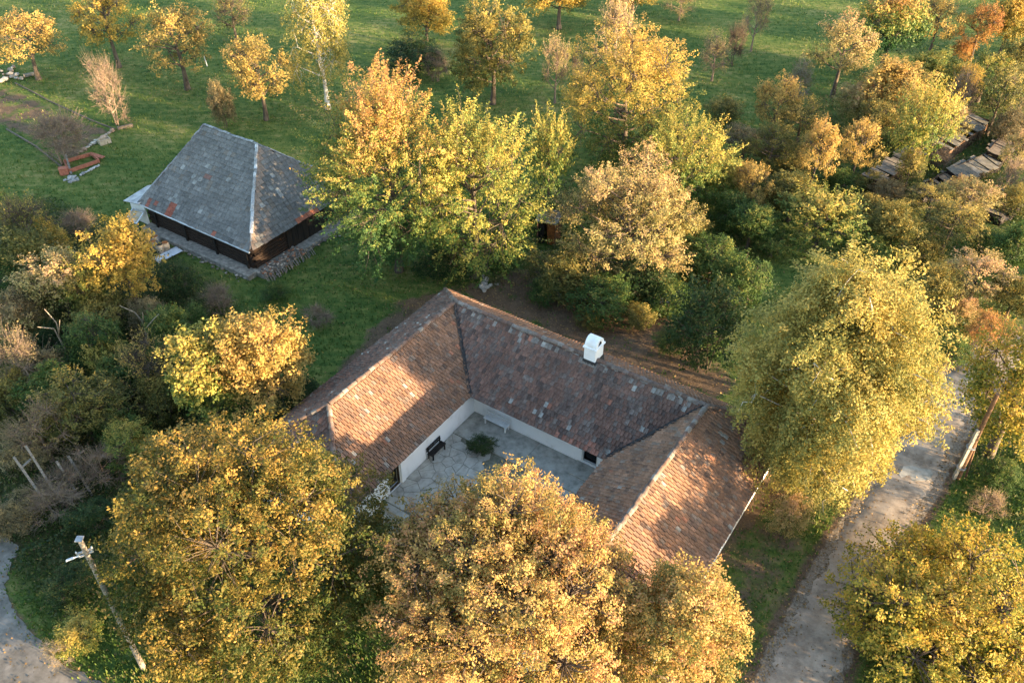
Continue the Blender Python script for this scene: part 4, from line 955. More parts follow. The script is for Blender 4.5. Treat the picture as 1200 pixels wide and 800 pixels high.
for x_, y_, h_ in ((66, 58, 6), (76, 70, 7.5), (70, 82, 6), (82, 92, 8), (74, 101, 6.5), (88, 74, 8), (98, 84, 9), (80, 112, 7), (92, 104, 8), (64, 46, 7)):
    g_ = LIB['orchard' if g_i % 2 else 'round'][g_i % 3]; k_ = h_ / (g_.zc + 3); g_i += 1
    plant('apple_tree', g_, (x_, y_, float(terrain(x_, y_))), g_i * 1.7, (k_, k_, k_), M['leaf_gold' if g_i % 2 else 'leaf_olive'], M['bark'], 'orchard tree standing beyond the right edge of the view', 'tree', 'orchard trees beyond the right edge')
# behind the house
T('shrub', 'hazel_bush', 830, 306, 38, 34, 'leaf_green', 'sunlit green bush left of the birch crown', cat='shrub')
T('shrub', 'hazel_bush', 828, 384, 54, 62, 'leaf_dark', 'tall dark green bush between the chimney and the birch', cat='shrub')
T('shrub', 'hazel_bush', 655, 326, 52, 36, 'leaf_olive', 'olive green bush behind the back ridge left of the chimney', cat='shrub')
T('shrub', 'hazel_bush', 706, 352, 40, 34, 'leaf_green', 'green bush just behind the chimney', cat='shrub')
T('shrub', 'hazel_bush', 756, 332, 40, 34, 'leaf_dark', 'dark bush under the spreading pinkish tree', cat='shrub')
T('shrub', 'hazel_bush', 525, 312, 42, 26, 'leaf_dark', 'dark green bush at the foot of the pale spiky tree', cat='shrub')
T('shrub', 'hazel_bush', 628, 250, 24, 26, 'leaf_green', 'green bush left of the little brown hut', cat='shrub')
T('shrub', 'hazel_bush', 860, 250, 30, 28, 'leaf_green', 'green bush below the small golden orchard trees', cat='shrub')
T('shrub', 'hazel_bush', 925, 190, 30, 24, 'leaf_olive', 'olive bush beneath the golden orchard trees', cat='shrub')
T('shrub', 'hazel_bush', 640, 345, 26, 20, 'leaf_green', 'small green bush left of the chimney behind the ridge', cat='shrub')
T('shrub', 'hazel_bush', 745, 372, 24, 20, 'leaf_olive', 'olive bush just right of the chimney', cat='shrub')
T('shrub', 'hazel_bush', 690, 374, 24, 18, 'leaf_olive', 'low olive bush close behind the ridge left of the chimney', cat='shrub')
T('shrub', 'hazel_bush', 785, 402, 26, 20, 'leaf_green', 'low green bush close behind the ridge right of the chimney', cat='shrub')
T('shrub', 'hazel_bush', 782, 350, 28, 26, 'leaf_green', 'green bush beside the blue tarpaulin', cat='shrub')
T('shrub', 'hazel_bush', 870, 330, 34, 34, 'leaf_green', 'green bush against the upper left of the birch', cat='shrub')
T('shrub', 'hazel_bush', 588, 300, 26, 24, 'leaf_green', 'green bush above the scattered pale stones', cat='shrub')
T('shrub', 'hazel_bush', 800, 268, 30, 26, 'leaf_olive', 'olive bush right of the spreading pinkish tree', cat='shrub')
T('round', 'maple_tree', 850, 205, 30, 30, 'leaf_yellowgreen', 'yellow green tree left of the small golden orchard tree', clear=.3)
T('orchard', 'apple_tree', 905, 172, 32, 38, 'leaf_olive', 'olive tree left of the paired golden orchard trees', clear=.4)
T('round', 'apple_tree', 930, 228, 36, 34, 'leaf_olive', 'rounded olive tree above the feathery yellow bush', clear=.2)
T('orchard', 'apple_tree', 1062, 136, 28, 30, 'leaf_gold', 'golden tree right behind the long shed', clear=.5)
T('orchard', 'apple_tree', 1112, 140, 26, 30, 'leaf_pink', 'beige tree over the gap between the narrow sheds', clear=.5)
T('orchard', 'apple_tree', 1158, 84, 28, 32, 'leaf_yellowgreen', 'yellow green tree right of the low one behind the sheds', clear=.5)
T('round', 'apple_tree', 1196, 74, 26, 36, 'leaf_olive', 'olive tree on the right edge under the yellow corner tree', clear=.5)
T('orchard', 'pear_tree', 1100, 22, 30, 34, 'leaf_gold', 'golden tree between the green crown and the pink orange tree', clear=.8)
T('orchard', 'apple_tree', 1196, 176, 26, 34, 'leaf_pink', 'dull pink tree on the right edge beside the sheds', clear=.5)
T('orchard', 'apple_tree', 1092, 236, 30, 28, 'leaf_olive', 'olive tree in front of the low collapsed plank roof', clear=.4)
T('round', 'hazel_tree', 1100, 336, 28, 32, 'leaf_olive', 'olive tree hugging the right shoulder of the birch', clear=.3)
T('round', 'hazel_tree', 1190, 346, 34, 32, 'leaf_olive', 'olive tree over the lane bend at the right edge', clear=.3)
T('orchard', 'hazel_tree', 1160, 386, 30, 28, 'leaf_orange', 'orange tree hiding the far end of the lane', clear=.3)
T('round', 'hazel_tree', 1022, 290, 30, 26, 'leaf_green', 'green tree peeping over the top of the birch', clear=.2)
T('round', 'hazel_tree', 882, 262, 32, 32, 'leaf_green', 'green tree left of the feathery yellow bush', clear=.2)
T('sparse', 'hazel_tree', 30, 264, 42, 44, 'leaf_olive', 'tall thin olive tree at the upper left of the thicket', clear=.6)
T('orchard', 'hazel_tree', 66, 326, 42, 46, 'leaf_pink', 'pale brownish tree rising left of the bright yellow one', clear=.6)
T('sparse', 'hazel_tree', 22, 425, 44, 50, 'leaf_brown', 'greyish bare tree at the left edge of the thicket', clear=.6, bark='bark_twig')
T('orchard', 'hazel_tree', 112, 398, 38, 42, 'leaf_green', 'green tree standing between the bleached dead trees', clear=.5)
T('orchard', 'hazel_tree', 92, 472, 42, 46, 'leaf_olive', 'olive tree above the leaning timber posts', clear=.5)
T('sparse', 'hazel_tree', 170, 430, 36, 44, 'leaf_gold', 'thin golden tree left of the yellow green pair', clear=.6)
T('sparse', 'hazel_tree', 44, 505, 42, 42, 'leaf_brown', 'bare brown tree shading the timber posts', clear=.5, bark='bark_twig')
T('orchard', 'hazel_tree', 152, 516, 32, 34, 'leaf_yellowgreen', 'yellow green tree at the top left of the chestnut', clear=.3)
# left thicket
T('round', 'hazel_tree', 34, 300, 36, 40, 'leaf_olive', 'olive tree at the left edge of the thicket', clear=.3)
T('upright', 'hazel_tree', 100, 338, 32, 38, 'leaf_yellowgreen', 'yellow green tree below left of the bright yellow one', clear=.3)
T('round', 'hazel_tree', 60, 455, 38, 40, 'leaf_green', 'green tree in the middle of the thicket', clear=.2)
T('orchard', 'hazel_tree', 135, 475, 36, 38, 'leaf_olive', 'olive tree between the thicket and the yellow green tree', clear=.3)
T('round', 'hazel_tree', 195, 385, 30, 36, 'leaf_green', 'green tree right of the second dead tree', clear=.3)
T('orchard', 'hazel_tree', 22, 365, 34, 36, 'leaf_brown', 'brownish tree at the left edge beside the forked dead tree', clear=.5)
T('upright', 'hazel_tree', 128, 425, 26, 30, 'leaf_yellowgreen', 'small yellow green tree between the dead trees', clear=.2)
thk = [(18, 262, 32, 28, 'leaf_olive', 'olive scrub at the left edge below the meadow'), (62, 288, 28, 32, 'leaf_yellow', 'yellow bush left of the bright yellow tree'), (20, 320, 38, 34, 'leaf_green', 'green scrub at the left edge under the yellow bush'),
       (92, 262, 26, 20, 'leaf_brown', 'brown bare scrub above the bright yellow tree'), (70, 345, 36, 34, 'leaf_olive', 'olive scrub just above the forked dead tree'), (24, 380, 40, 36, 'leaf_pink', 'pale brown scrub left of the forked dead tree'),
       (118, 372, 38, 32, 'leaf_olive', 'olive scrub between the two dead trees'), (100, 425, 40, 36, 'leaf_green', 'green scrub at the foot of the forked dead tree'), (45, 440, 40, 38, 'leaf_brown', 'large brown twiggy scrub below the forked dead tree'),
       (10, 470, 36, 36, 'leaf_olive', 'dull olive scrub at the left edge above the timber posts'), (175, 372, 32, 28, 'leaf_brown', 'brown scrub right behind the second dead tree'), (205, 330, 28, 26, 'leaf_dark', 'dark scrub right of the bright yellow tree'),
       (150, 440, 40, 36, 'leaf_green', 'leafy green scrub left of the yellow green tree'), (80, 490, 44, 40, 'leaf_olive', 'big olive scrub above the timber posts'), (140, 500, 40, 36, 'leaf_green', 'green scrub above the chestnut crown'),
       (190, 470, 34, 34, 'leaf_olive', 'olive scrub under the yellow green tree'), (30, 530, 34, 30, 'leaf_brown', 'brownish scrub behind the leaning timber posts'), (118, 545, 38, 34, 'leaf_brown', 'brown scrub between the timber posts and the chestnut'),
       (172, 528, 30, 26, 'leaf_yellowgreen', 'sunlit yellow green scrub at the top of the chestnut'), (60, 590, 40, 26, 'leaf_brown', 'bare brown scrub at the feet of the timber posts'), (16, 606, 36, 26, 'leaf_brown', 'brown scrub beside the gravel track'),
       (112, 606, 36, 30, 'leaf_dark', 'dark scrub above the utility pole'), (205, 415, 30, 30, 'leaf_green', 'green scrub touching the left side of the yellow green tree'), (0, 420, 28, 32, 'leaf_green', 'green scrub cut by the left edge'),
       (225, 380, 26, 24, 'leaf_green', 'green scrub above the yellow green tree'), (60, 400, 28, 24, 'leaf_dark', 'small dark scrub behind the forked dead tree')]
for i, (u, v, a, b2, mt, lb) in enumerate(thk):
    kd = 'twiggy' if mt == 'leaf_brown' and i % 2 else 'shrub'
    T(kd, 'shrub', u, v, a, b2, mt, lb, 'scrub of the left thicket', cat='shrub', bark='bark_twig' if kd == 'twiggy' else 'bark')
T('twiggy', 'shrub', 74, 566, 34, 30, 'leaf_brown', 'grey bare twigs tangled round the timber posts', cat='shrub', bark='bark_twig')
T('twiggy', 'shrub', 256, 350, 28, 24, 'leaf_brown', 'upright bare brown brush in front of the barn corner', cat='shrub', bark='bark_twig')
T('shrub', 'shrub', 82, 690, 32, 30, 'leaf_dark', 'dark green bush at the foot of the utility pole', cat='shrub')
T('shrub', 'shrub', 92, 744, 32, 26, 'leaf_yellowgreen', 'yellow green bush overhanging the gravel track', cat='shrub')
T('twiggy', 'shrub', 70, 766, 22, 18, 'leaf_gold', 'bare pale twigs sticking out over the gravel track', cat='shrub', bark='bark_dead')
T('twiggy', 'shrub', 372, 372, 26, 18, 'leaf_brown', 'dry brown weeds on the grass behind the left wing', cat='shrub', bark='bark_twig')
T('shrub', 'shrub', 350, 462, 26, 24, 'leaf_dark', 'dark bush at the eaves of the left wing', cat='shrub')
T('shrub', 'shrub', 322, 345, 18, 14, 'leaf_green', 'green weeds at the near corner of the barn', cat='shrub')
T('shrub', 'ivy_bush', 564, 526, 20, 13, 'leaf_dark', 'dark ivy mound in the courtyard planting bed', cat='shrub')
T('shrub', 'shrub', 1172, 560, 26, 22, 'leaf_green', 'green bush right of the leaning pole', cat='shrub')
T('twiggy', 'shrub', 1158, 592, 22, 22, 'leaf_pink', 'pinkish bare bush below the leaning pole', cat='shrub', bark='bark_twig')
# dead trees
def dead(name, px, label):
    base = gp(*px[0][0]); e_ = empty(name, base, 0, label, 'tree'); mb = MB()
    for br in px:
        P = [np.array(at(u, v, z)) for (u, v), z in zip(br, np.linspace(.0 if br is px[0] else 3.0, 5.2 if br is px[0] else 6.0, len(br)))]
        P = [p - base for p in P]
        mb.tube(P, np.linspace(.10 if br is px[0] else .05, .02, len(P)), 6)
    mb.build('trunk', M['bark_dead'], e_, smooth=True); return e_
dead('dead_tree', [[(86, 432), (80, 415), (70, 397), (63, 385), (44, 383)], [(70, 395), (66, 378), (52, 362)], [(69, 392), (70, 375)]], 'bleached dead tree with forked bare limbs deep in the thicket')
dead('dead_tree', [[(178, 412), (172, 392), (168, 378), (158, 366), (140, 358)], [(170, 386), (180, 374), (186, 368)], [(168, 378), (167, 366)]], 'bleached dead tree near the yellow cherry in the thicket')

# ------------------------------------------------------------------ poles
def pole(name, base, toppx, r0, r1, mat, label, extra):
    top_z = None
    for z in np.arange(3, 14, .05):
        q = np.array([base[0], base[1], z]) - np.array([0, 0, CAM_H]); fw = q[1] * cP - q[2] * sP; v_ = 400 - F * (q[1] * sP + q[2] * cP) / fw
        if v_ <= toppx: top_z = z; break
    t_ = empty(name, base, 0, label, 'pole'); h = top_z - base[2]
    mb = MB(); mb.tube([(0, 0, -.3), (0, 0, h * .5), (0, 0, h)], [r0, (r0 + r1) / 2, r1], 10); mb.build('shaft', mat, t_, smooth=False)
    extra(t_, h); return t_
def ex_left(t_, h):
    mb = MB(); mb.box((0, 0, h + .02), (.3, .3, .05)); mb.build('cap', M['metal_dull'], t_)
    for z, L in ((h - .75, .5), (h - .95, .42)):
        mb = MB(); mb.beam((-L * .6, -.2, z), (L * .6, .12, z), .07, .07); mb.build('crossarm', M['metal_dull'], t_)
        for s_ in (-1, 1):
            mb = MB(); mb.tube([(s_ * L * .55, -.05 + s_ * .14, z + .03), (s_ * L * .55, -.05 + s_ * .14, z + .12), (s_ * L * .55, -.05 + s_ * .14, z + .16)], [.03, .04, .02], 8); mb.build('insulator', M['metal'], t_)
    mb = MB(); mb.tube([(0, 0, h - 1.0), (-.45, -.25, h - .92)], .03, 6); mb.build('lamp_arm', M['metal'], t_)
    mb = MB(); mb.box((-.58, -.31, h - .93), (.34, .12, .05), Matrix.Rotation(.5, 3, 'Z'), .7); mb.build('street_lamp_head', M['metal'], t_)
lp = np.array([*at(168, 782, -1.0)[:2], 0]); lp[2] = float(terrain(lp[0], lp[1]))
pole('utility_pole', lp, 632, .14, .11, M['wood_grey'], 'grey utility pole with crossarms and street lamp left of the chestnut', ex_left)
def ex_right(t_, h):
    mb = MB(); mb.box((-.2, -.03, 1.9), (.16, .18, 4.2), Matrix.Rotation(.02, 3, 'Y')); mb.build('concrete_stub', M['concrete'], t_)
    for z in (.9, 2.6):
        mb = MB(); mb.tube([(-.08, 0, z), (-.08, 0, z + .05)], .27, 10); mb.build('strap', M['metal_dull'], t_)
    mb = MB(); mb.tube([(.55, .1, -.2), (.08, .02, 3.4)], .06, 6); mb.build('brace', M['wood_brown'], t_)
pole('utility_pole', gp(1122, 560), 462, .16, .12, M['wood_brown'], 'brown wooden pole strapped to a concrete stub beside the lane', ex_right)

# ------------------------------------------------------------------ small things
# grey timber trellis in the thicket
t_ = empty('timber_frame', gp(62, 600), 0, 'leaning grey timber posts and rails at the thicket edge', 'fence'); b0 = np.array(t_.location)
for (u0, v0), (u1, v1), h in (((66, 606), (16, 535), 3.2), ((76, 596), (30, 522), 3.4), ((98, 590), (66, 540), 2.0), ((108, 580), (80, 534), 1.9)):
    mb = MB(); mb.beam(gp(u0, v0) - b0, at(u1, v1, h - .5) - b0, .12, .11); mb.build('post', M['wood_grey'], t_)
for z0, z1 in (((25, 548), (36, 538)),):
    mb = MB(); mb.beam(at(*z0, 2.0) - b0, at(*z1, 2.0) - b0, .09, .09); mb.build('rail', M['wood_grey'], t_)
# little hut
P = gp(643, 281); t_ = empty('garden_hut', P, -.35, 'tiny brown plank hut half hidden behind the pinkish tree', 'hut')
for s_ in (-.62, -.21, .21, .62):
    mb = MB(); mb.box((s_ * .9, .65, 1.05), (.36, .05, 2.1)); mb.build('board', M['wood_brown'], t_)
    mb = MB(); mb.box((.76, s_, 1.05), (.05, .38, 2.1)); mb.build('board', M['wood_brown'], t_)
    mb = MB(); mb.box((-.76, s_, 1.05), (.05, .38, 2.1)); mb.build('board', M['wood_brown'], t_)
mb = MB(); mb.box((-.45, -.65, 1.0), (.5, .05, 2.0)); mb.build('door', M['wood_black'], t_)
mb = MB(); mb.box((.4, -.65, 1.0), (.66, .05, 2.0)); mb.build('board', M['rust'], t_)
mb = MB(); mb.box((0, 0, 2.2), (1.9, 1.8, .07), Matrix.Rotation(.12, 3, 'X')); mb.build('roof', M['wood_grey'], t_)
# plank table / stacked boards & tarp behind the house
P = gp(748, 322); t_ = empty('plank_stack', P, .4, 'stacked grey boards under the tree behind the chimney', 'boards')
for k in range(5):
    mb = MB(); mb.box((0, -.4 + .2 * k, .5 + .03 * (k % 2)), (1.6, .18, .05)); mb.build('plank', M['wood_grey'], t_)
for s_ in (-1, 1):
    mb = MB(); mb.box((s_ * .6, 0, .23), (.1, .9, .46)); mb.build('trestle', M['wood_brown'], t_)
P = gp(771, 350); t_ = empty('tarp', P, .2, 'crumpled blue tarpaulin beside the dark green tree', 'tarpaulin')
r_ = np.random.default_rng(2); gv = []; n = 9
for i in range(n):
    for j in range(n): gv.append(((i / 8 - .5) * 1.3, (j / 8 - .5) * 1.5, max(.02, .55 - ((i - 4) ** 2 + (j - 4) ** 2) * .022) + r_.normal(0, .05)))
me = bpy.data.meshes.new('cover'); me.from_pydata(gv, [], [(i * n + j, (i + 1) * n + j, (i + 1) * n + j + 1, i * n + j + 1) for i in range(n - 1) for j in range(n - 1)]); o = link('cover', me, M['blue_tarp'], t_)
md = o.modifiers.new('s', 'SOLIDIFY'); md.thickness = .01
o = stones('stone_heap', [gp(570 + r_.normal(0, 5), 332 + r_.normal(0, 5), .08) for _ in range(16)], .22, 31, None, M['stones'], ((.45, .42, .38), (.35, .33, .3)))
tag(o, 'scatter of pale stones behind the house corner', kind='stuff')
# plot furniture
def planks(name, px, z, wd, label, cat, mat):
    b0 = gp(*px[0]); e_ = empty(name, b0, 0, label, cat)
    for a, b2 in zip(px[:-1], px[1:]):
        mb = MB(); mb.beam(gp(*a, z) - b0, gp(*b2, z) - b0, wd, wd); mb.build('board', mat, e_)
    return e_
planks('plot_edging', [(18, 98), (38, 108), (58, 119), (84, 131), (108, 142), (135, 152)], .05, .13, 'old grey boards edging the far side of the vegetable plot', 'edging', M['wood_weathered'])
planks('plot_edging', [(138, 152), (156, 148)], .12, .3, 'short stack of grey boards at the corner of the plot', 'edging', M['wood_weathered'])
planks('plot_edging', [(76, 199), (42, 172), (8, 152)], .06, .14, 'low edging board along the near side of the plot', 'edging', M['wood_weathered'])
P = gp(102, 198); t_ = empty('raised_bed', P, 0, 'red plank raised bed frame beside the vegetable plot', 'garden bed'); b0 = np.array(P)
cs = [gp(82, 203), gp(117, 191), gp(108, 183), gp(76, 192)]
for i in range(4):
    mb = MB(); mb.beam(cs[i] - b0 + np.array([0, 0, .22]), cs[(i + 1) % 4] - b0 + np.array([0, 0, .22]), .12, .34); mb.build('board', M['brick_red'], t_)
mb = MB(); mb.beam(gp(106, 183) - b0 + np.array([0, 0, .3]), gp(122, 188) - b0 + np.array([0, 0, .3]), .45, .07); mb.build('loose_board', M['brick_red'], t_)
mb = MB(); mb.beam(gp(84, 205) - b0 + np.array([0, 0, .1]), gp(80, 190) - b0 + np.array([0, 0, .8]), .18, .05); mb.build('loose_board', M['wood_grey'], t_)
t_ = empty('crate', gp(76, 204), .4, 'bright red brick box at the near end of the raised bed', 'box')
mb = MB(); mb.box((0, 0, .3), (.75, .6, .6)); mb.build('body', M['brick_red'], t_, bevel=.03)
mb = MB(); mb.box((0, 0, .62), (.8, .65, .05)); mb.build('lid', M['brick_red'], t_)
o = stones('stone_heap', [gp(84 + r_.normal(0, 4), 210 + r_.normal(0, 2), .08) for _ in range(22)] + [gp(95 + i * 3, 206 - i * 1.6, .1) for i in range(8)], .18, 33, None, M['stones'], ((.45, .44, .42), (.35, .35, .34)))
tag(o, 'pale stones heaped below the raised bed', kind='stuff')
o = stones('stone_edging', [gp(92 + i * 3.6, 181 - i * 2.4, .12) for i in range(12)] + [gp(12 + r_.normal(0, 9), 90 + r_.normal(0, 5), .2) for _ in range(26)], .26, 34, None, M['stones'], ((.45, .42, .37), (.3, .28, .25), (.38, .27, .2)))
tag(o, 'rough stones edging the vegetable plot', kind='stuff')
t_ = empty('trough', gp(123, 168), .75, 'cream coloured stone trough on the edge of the plot', 'trough')
for (x, y, sx, sy) in ((0, .3, 1.1, .1), (0, -.3, 1.1, .1), (.5, 0, .1, .5), (-.5, 0, .1, .5)):
    mb = MB(); mb.box((x, y, .25), (sx, sy, .5)); mb.build('side', M['barrel_tan'], t_)
mb = MB(); mb.box((0, 0, .1), (.9, .5, .2)); mb.build('soil', M['joint'], t_)
t_ = empty('cut_log', gp(35, 90), 0, 'thick pale log lying at the left edge by the plot', 'log')
mb = MB(); mb.tube([(-.5, -.3, .22), (.5, .3, .24)], .2, 10); mb.build('wood', M['wood_grey'], t_)
mb = MB(); mb.tube([(-.512, -.307, .22), (-.505, -.303, .22)], .18, 10); mb.build('cut_end', M['barrel_tan'], t_)
t_ = empty('meadow_stake', gp(243, 78), 0, 'white stake standing in the meadow behind the barn', 'stake')
mb = MB(); mb.tube([(0, 0, -.1), (-.12, 0, 1.2)], .05, 6); mb.build('post', M['white_paint'], t_)
mb = MB(); mb.tube([(-.12, 0, 1.2), (-.123, 0, 1.24)], .055, 6); mb.build('cap', M['white_paint'], t_)

# ------------------------------------------------------------------ ruined sheds, right
def shed(name, p0, p1, width, h0, h1, n, label, mat, wallmat, sag=0):
    a = gp(*p0); b2 = gp(*p1); e_ = empty(name, a, 0, label, 'shed'); d = (b2 - a)[:2]; L = np.linalg.norm(d); d /= L; nr = np.array([d[1], -d[0]])
    def W(x, y, z): q = d * x + nr * y; return np.array([q[0], q[1], z])
    rr = random.Random(n)
    for k in range(n):
        x = (k + .5) * L / n; z = sag * math.sin(k * 3.1 / n) + rr.uniform(-.06, .06)
        if rr.random() < .08: continue
        mb = MB(); mb.beam(W(x + rr.uniform(-.04, .04), -.15 + rr.uniform(-.3, .2), h1 - z), W(x + rr.uniform(-.16, .16), width + rr.uniform(-.25, .3), h0 - z + rr.uniform(-.03, .03)), L / n * .9, .04)
        mb.build('roof_plank', mat, e_)
    mb = MB()
    for x in np.linspace(.1, L - .1, max(2, int(L / 1.6))):
        mb.box(W(x, width - .15, h0 / 2 - .1), (.14, .14, h0 + .0)); mb.box(W(x, .1, h1 / 2 - .1), (.14, .14, h1))
    mb.build('posts', M['wood_black'], e_)
    k = 0; z = .12
    while z < h0 - .1:
        mb = MB(); mb.beam(W(0, width - .1, z), W(L, width - .1 + rr.uniform(-.04, .04), z), .05, .19); mb.build('wall_board', wallmat, e_); z += .22
    z = .12
    while z < h1 - .1:
        for x in (0, L):
            mb = MB(); mb.beam(W(x, .1, z), W(x, width - .15, z), .05, .19); mb.build('wall_board', wallmat, e_)
        z += .24
    mb = MB(); mb.beam(W(0, .05, h1 / 2), W(L, .05, h1 / 2), .05, h1 - .1); mb.build('back_wall', wallmat, e_)
    return e_
shed('woodshed', (1008, 226), (1066, 186), 1.5, 1.5, 1.7, 18, 'long narrow plank shed with a sunlit pale top beyond the orchard', M['wood_grey'], M['wood_dark'])
shed('woodshed', (1088, 186), (1136, 152), 1.7, 1.5, 1.8, 16, 'second narrow shed with grey metal patches further right', M['sheet_old'], M['wood_brown'])
shed('woodshed', (1062, 236), (1104, 214), 1.6, .7, 1.2, 13, 'low collapsed roof of grey planks below the long shed', M['wood_weathered'], M['wood_black'], .3)
shed('woodshed', (1104, 214), (1152, 192), 1.8, 1.0, 1.4, 8, 'low shed roofed with wide mossy sheets', M['sheet_old'], M['wood_black'], .15)
shed('woodshed', (1150, 194), (1176, 164), 1.6, 1.2, 1.5, 14, 'plank roofed shed climbing to the right edge', M['wood_weathered'], M['wood_dark'], .1)
shed('woodshed', (1146, 256), (1176, 232), 1.9, .5, 1.0, 9, 'fallen roof of dark boards near the right edge', M['wood_weathered'], M['wood_black'], .35)

# ------------------------------------------------------------------ grass blades and fallen leaves
r_ = np.random.default_rng(77)
def scatter(n):
    u = r_.uniform(-60, 1260, n); v = -20 + 900 * r_.random(n) ** 1.25
    x = (u - 600) / F; y = (400 - v) / F
    d = np.stack([x, cP + y * sP, -sP + y * cP], 1); tt = (-.3 - CAM_H) / d[:, 2]; P = np.array([0, 0, CAM_H]) + d * tt[:, None]
    P[:, :2] += r_.normal(0, .6, (n, 2))
    a, b2 = ab(P); inh = (a > -12) & (a < 8) & (b2 > -8) & (b2 < 17.2)
    q = P[:, :2] - BC; inb = (q @ D1 > .3) & (q @ D1 < BLn - .3) & (q @ D2 > .3) & (q @ D2 < BDp - .3)
    return P[~(inh | inb)]
P = scatter(215000); dirt, und = zones(P[:, 0], P[:, 1]); rd = road_dist(P[:, 0], P[:, 1])
G = P[(r_.random(len(P)) > dirt * 1.15) & (rd > 1.7)]; n = len(G)
pn = .5 + .5 * np.sin(G[:, 0] * .5 + np.sin(G[:, 1] * .4) * 2) * np.sin(G[:, 1] * .45 + 1)
hgt = r_.uniform(.10, .26, n) * (.7 + .7 * pn); an = r_.uniform(0, 6.28, n); ln = r_.uniform(.02, .12, n)
G[:, 2] = terrain(G[:, 0], G[:, 1]) - .02
sd_ = np.stack([np.cos(an), np.sin(an), 0 * an], 1); fw = np.stack([-np.sin(an), np.cos(an), 0 * an], 1)
wd = r_.uniform(.035, .075, n)[:, None]
V = np.stack([G - sd_ * wd, G + sd_ * wd, G + fw * ln[:, None] + np.array([0, 0, 1]) * hgt[:, None]], 1).reshape(-1, 3)
o = link('grass', mesh_np('grass', V, np.arange(3 * n).reshape(-1, 3), {'Tone': np.stack([r_.random(n), np.clip(pn + r_.normal(0, .15, n), 0, 1), 0 * pn], 1)}), M['grassblade'])
tag(o, 'short green meadow grass', kind='stuff')
P = scatter(110000); dirt, und = zones(P[:, 0], P[:, 1]); rd = road_dist(P[:, 0], P[:, 1])
dirt = np.where(in_poly(P[:, 0], P[:, 1], gpoly(TRACK_PX)), .12, dirt)
L = P[(r_.random(len(P)) < .012 + dirt * .8 + und * .25) & ((rd > 1.1) | (r_.random(len(P)) < .10))]; n = len(L)
ex = []
for tx, ty, tr_ in SPOTS:
    k_ = int(28 * tr_ * tr_); q_ = np.stack([tx + r_.normal(-.6, .7 * tr_, k_), ty + r_.normal(.2, .6 * tr_, k_), np.zeros(k_)], 1); ex.append(q_)
ex = np.concatenate(ex); a2, b3 = ab(ex); qb_ = ex[:, :2] - BC
ex = ex[~((a2 > -12) & (a2 < 8) & (b3 > -8) & (b3 < 17.2)) & ~((qb_ @ D1 > 0) & (qb_ @ D1 < BLn) & (qb_ @ D2 > 0) & (qb_ @ D2 < BDp))]
L = np.concatenate([L, ex]); n = len(L)
L[:, 2] = terrain(L[:, 0], L[:, 1]) + r_.uniform(.03, .1, n)
nn = unit(np.array([0, 0, 1.]) + r_.normal(0, .4, (n, 3))); tg = unit(np.cross(nn, r_.normal(size=(n, 3)))); bb = np.cross(nn, tg); l = r_.uniform(.035, .08, n)[:, None]
V = np.stack([L - tg * l, L + bb * l * .7, L + tg * l, L - bb * l * .7], 1).reshape(-1, 3)
o = link('leaf_litter', mesh_np('leaf_litter', V, np.arange(4 * n).reshape(-1, 4), {'Tone': np.stack([r_.random(n), r_.random(n), 0 * l[:, 0]], 1)}), M['litter'])
tag(o, 'fallen brown and yellow leaves on the ground', kind='stuff')

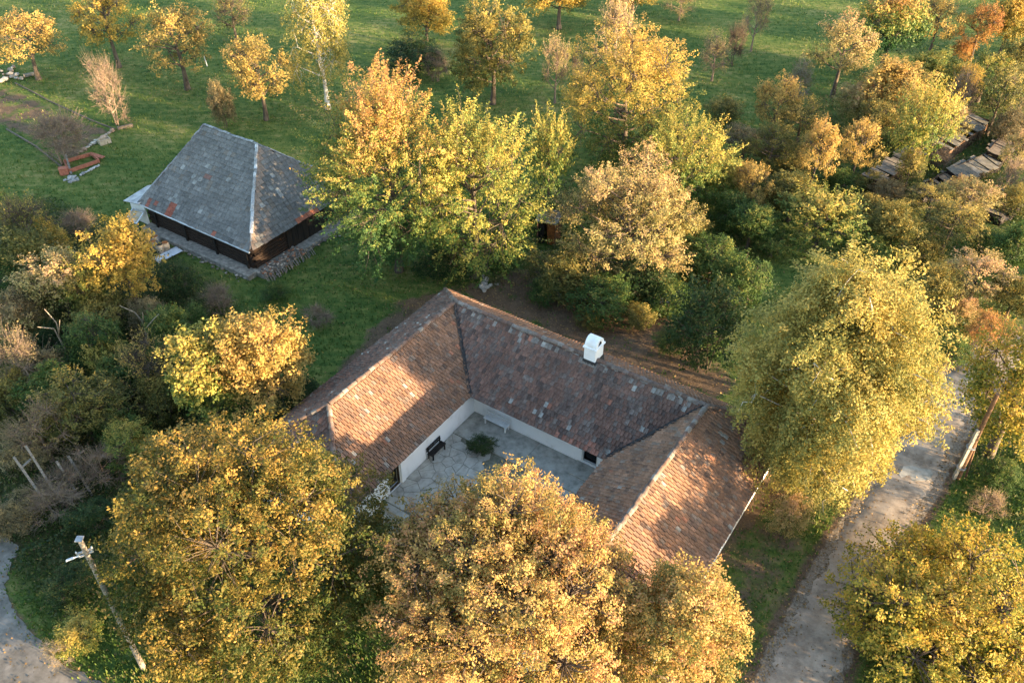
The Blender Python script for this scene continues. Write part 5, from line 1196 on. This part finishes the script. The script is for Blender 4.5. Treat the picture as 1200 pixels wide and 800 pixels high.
# low undergrowth: leafy mass too dense to count
UGZ = UNDER + [[(560, 335), (520, 250), (640, 210), (780, 240), (900, 260), (900, 330), (840, 420), (700, 350)], [(860, 200), (960, 120), (1100, 110), (1200, 150), (1230, 330), (1120, 420), (1000, 290), (900, 260)],
               [(1130, 470), (1220, 400), (1230, 640), (1150, 600), (1110, 580)], [(120, 640), (20, 640), (28, 700), (130, 780), (420, 800), (430, 640), (250, 560)]]
pts = []
for Z_ in UGZ:
    pl = np.array(gpoly(Z_)); lo, hi = pl.min(0), pl.max(0); ar = np.prod(hi - lo); q = r_.uniform(lo, hi, (int(ar * 36), 2)); pts.append(q[in_poly(q[:, 0], q[:, 1], gpoly(Z_))])
q = np.concatenate(pts); rd = road_dist(q[:, 0], q[:, 1]); a, b2 = ab(q); qb = q - BC; tk = in_poly(q[:, 0], q[:, 1], gpoly(TRACK_PX))
q = q[(rd > 2.0) & ~((a > -12) & (a < 9.2) & (b2 > -9) & (b2 < 17.4)) & ~((qb @ D1 > -1.2) & (qb @ D1 < BLn + 2.6) & (qb @ D2 > -1.6) & (qb @ D2 < BDp)) & ~tk]
q = q[r_.permutation(len(q))[:95000]]; n = len(q)
cl = .5 + .5 * np.sin(q[:, 0] * 1.1 + 2 * np.sin(q[:, 1] * .7)) * np.sin(q[:, 1] * 1.25 + 1.5 * np.sin(q[:, 0] * .6))
q = q[r_.random(n) < .15 + cl]; n = len(q); cl = .5 + .5 * np.sin(q[:, 0] * 1.1 + 2 * np.sin(q[:, 1] * .7)) * np.sin(q[:, 1] * 1.25 + 1.5 * np.sin(q[:, 0] * .6))
p = np.stack([q[:, 0], q[:, 1], terrain(q[:, 0], q[:, 1]) + .05 + r_.random(n) ** .7 * (.15 + 1.0 * cl ** 1.5)], 1)
nn = unit(np.array([0, 0, .7]) + r_.normal(0, .6, (n, 3))); tg = unit(np.cross(nn, r_.normal(size=(n, 3)))); bb = np.cross(nn, tg); l = r_.uniform(.06, .15, n)[:, None]
V = np.stack([p - tg * l, p + bb * l * .6, p + tg * l, p - bb * l * .6], 1).reshape(-1, 3)
lowf = .5 + .5 * np.sin(q[:, 0] * .31 + 1) * np.sin(q[:, 1] * .27)
M['under'] = leaf_mat('under', [(.1, (.02, .045, .014)), (.4, (.05, .075, .022)), (.65, (.11, .11, .035)), (.85, (.20, .14, .06)), (.98, (.34, .24, .06))], .5, .5, 0)
o = link('undergrowth', mesh_np('undergrowth', V, np.arange(4 * n).reshape(-1, 4), {'Tone': np.stack([r_.random(n), np.clip(lowf + r_.normal(0, .15, n), 0, 1), 0 * lowf], 1)}), M['under'])
tag(o, 'tangled low undergrowth and brambles', kind='stuff')
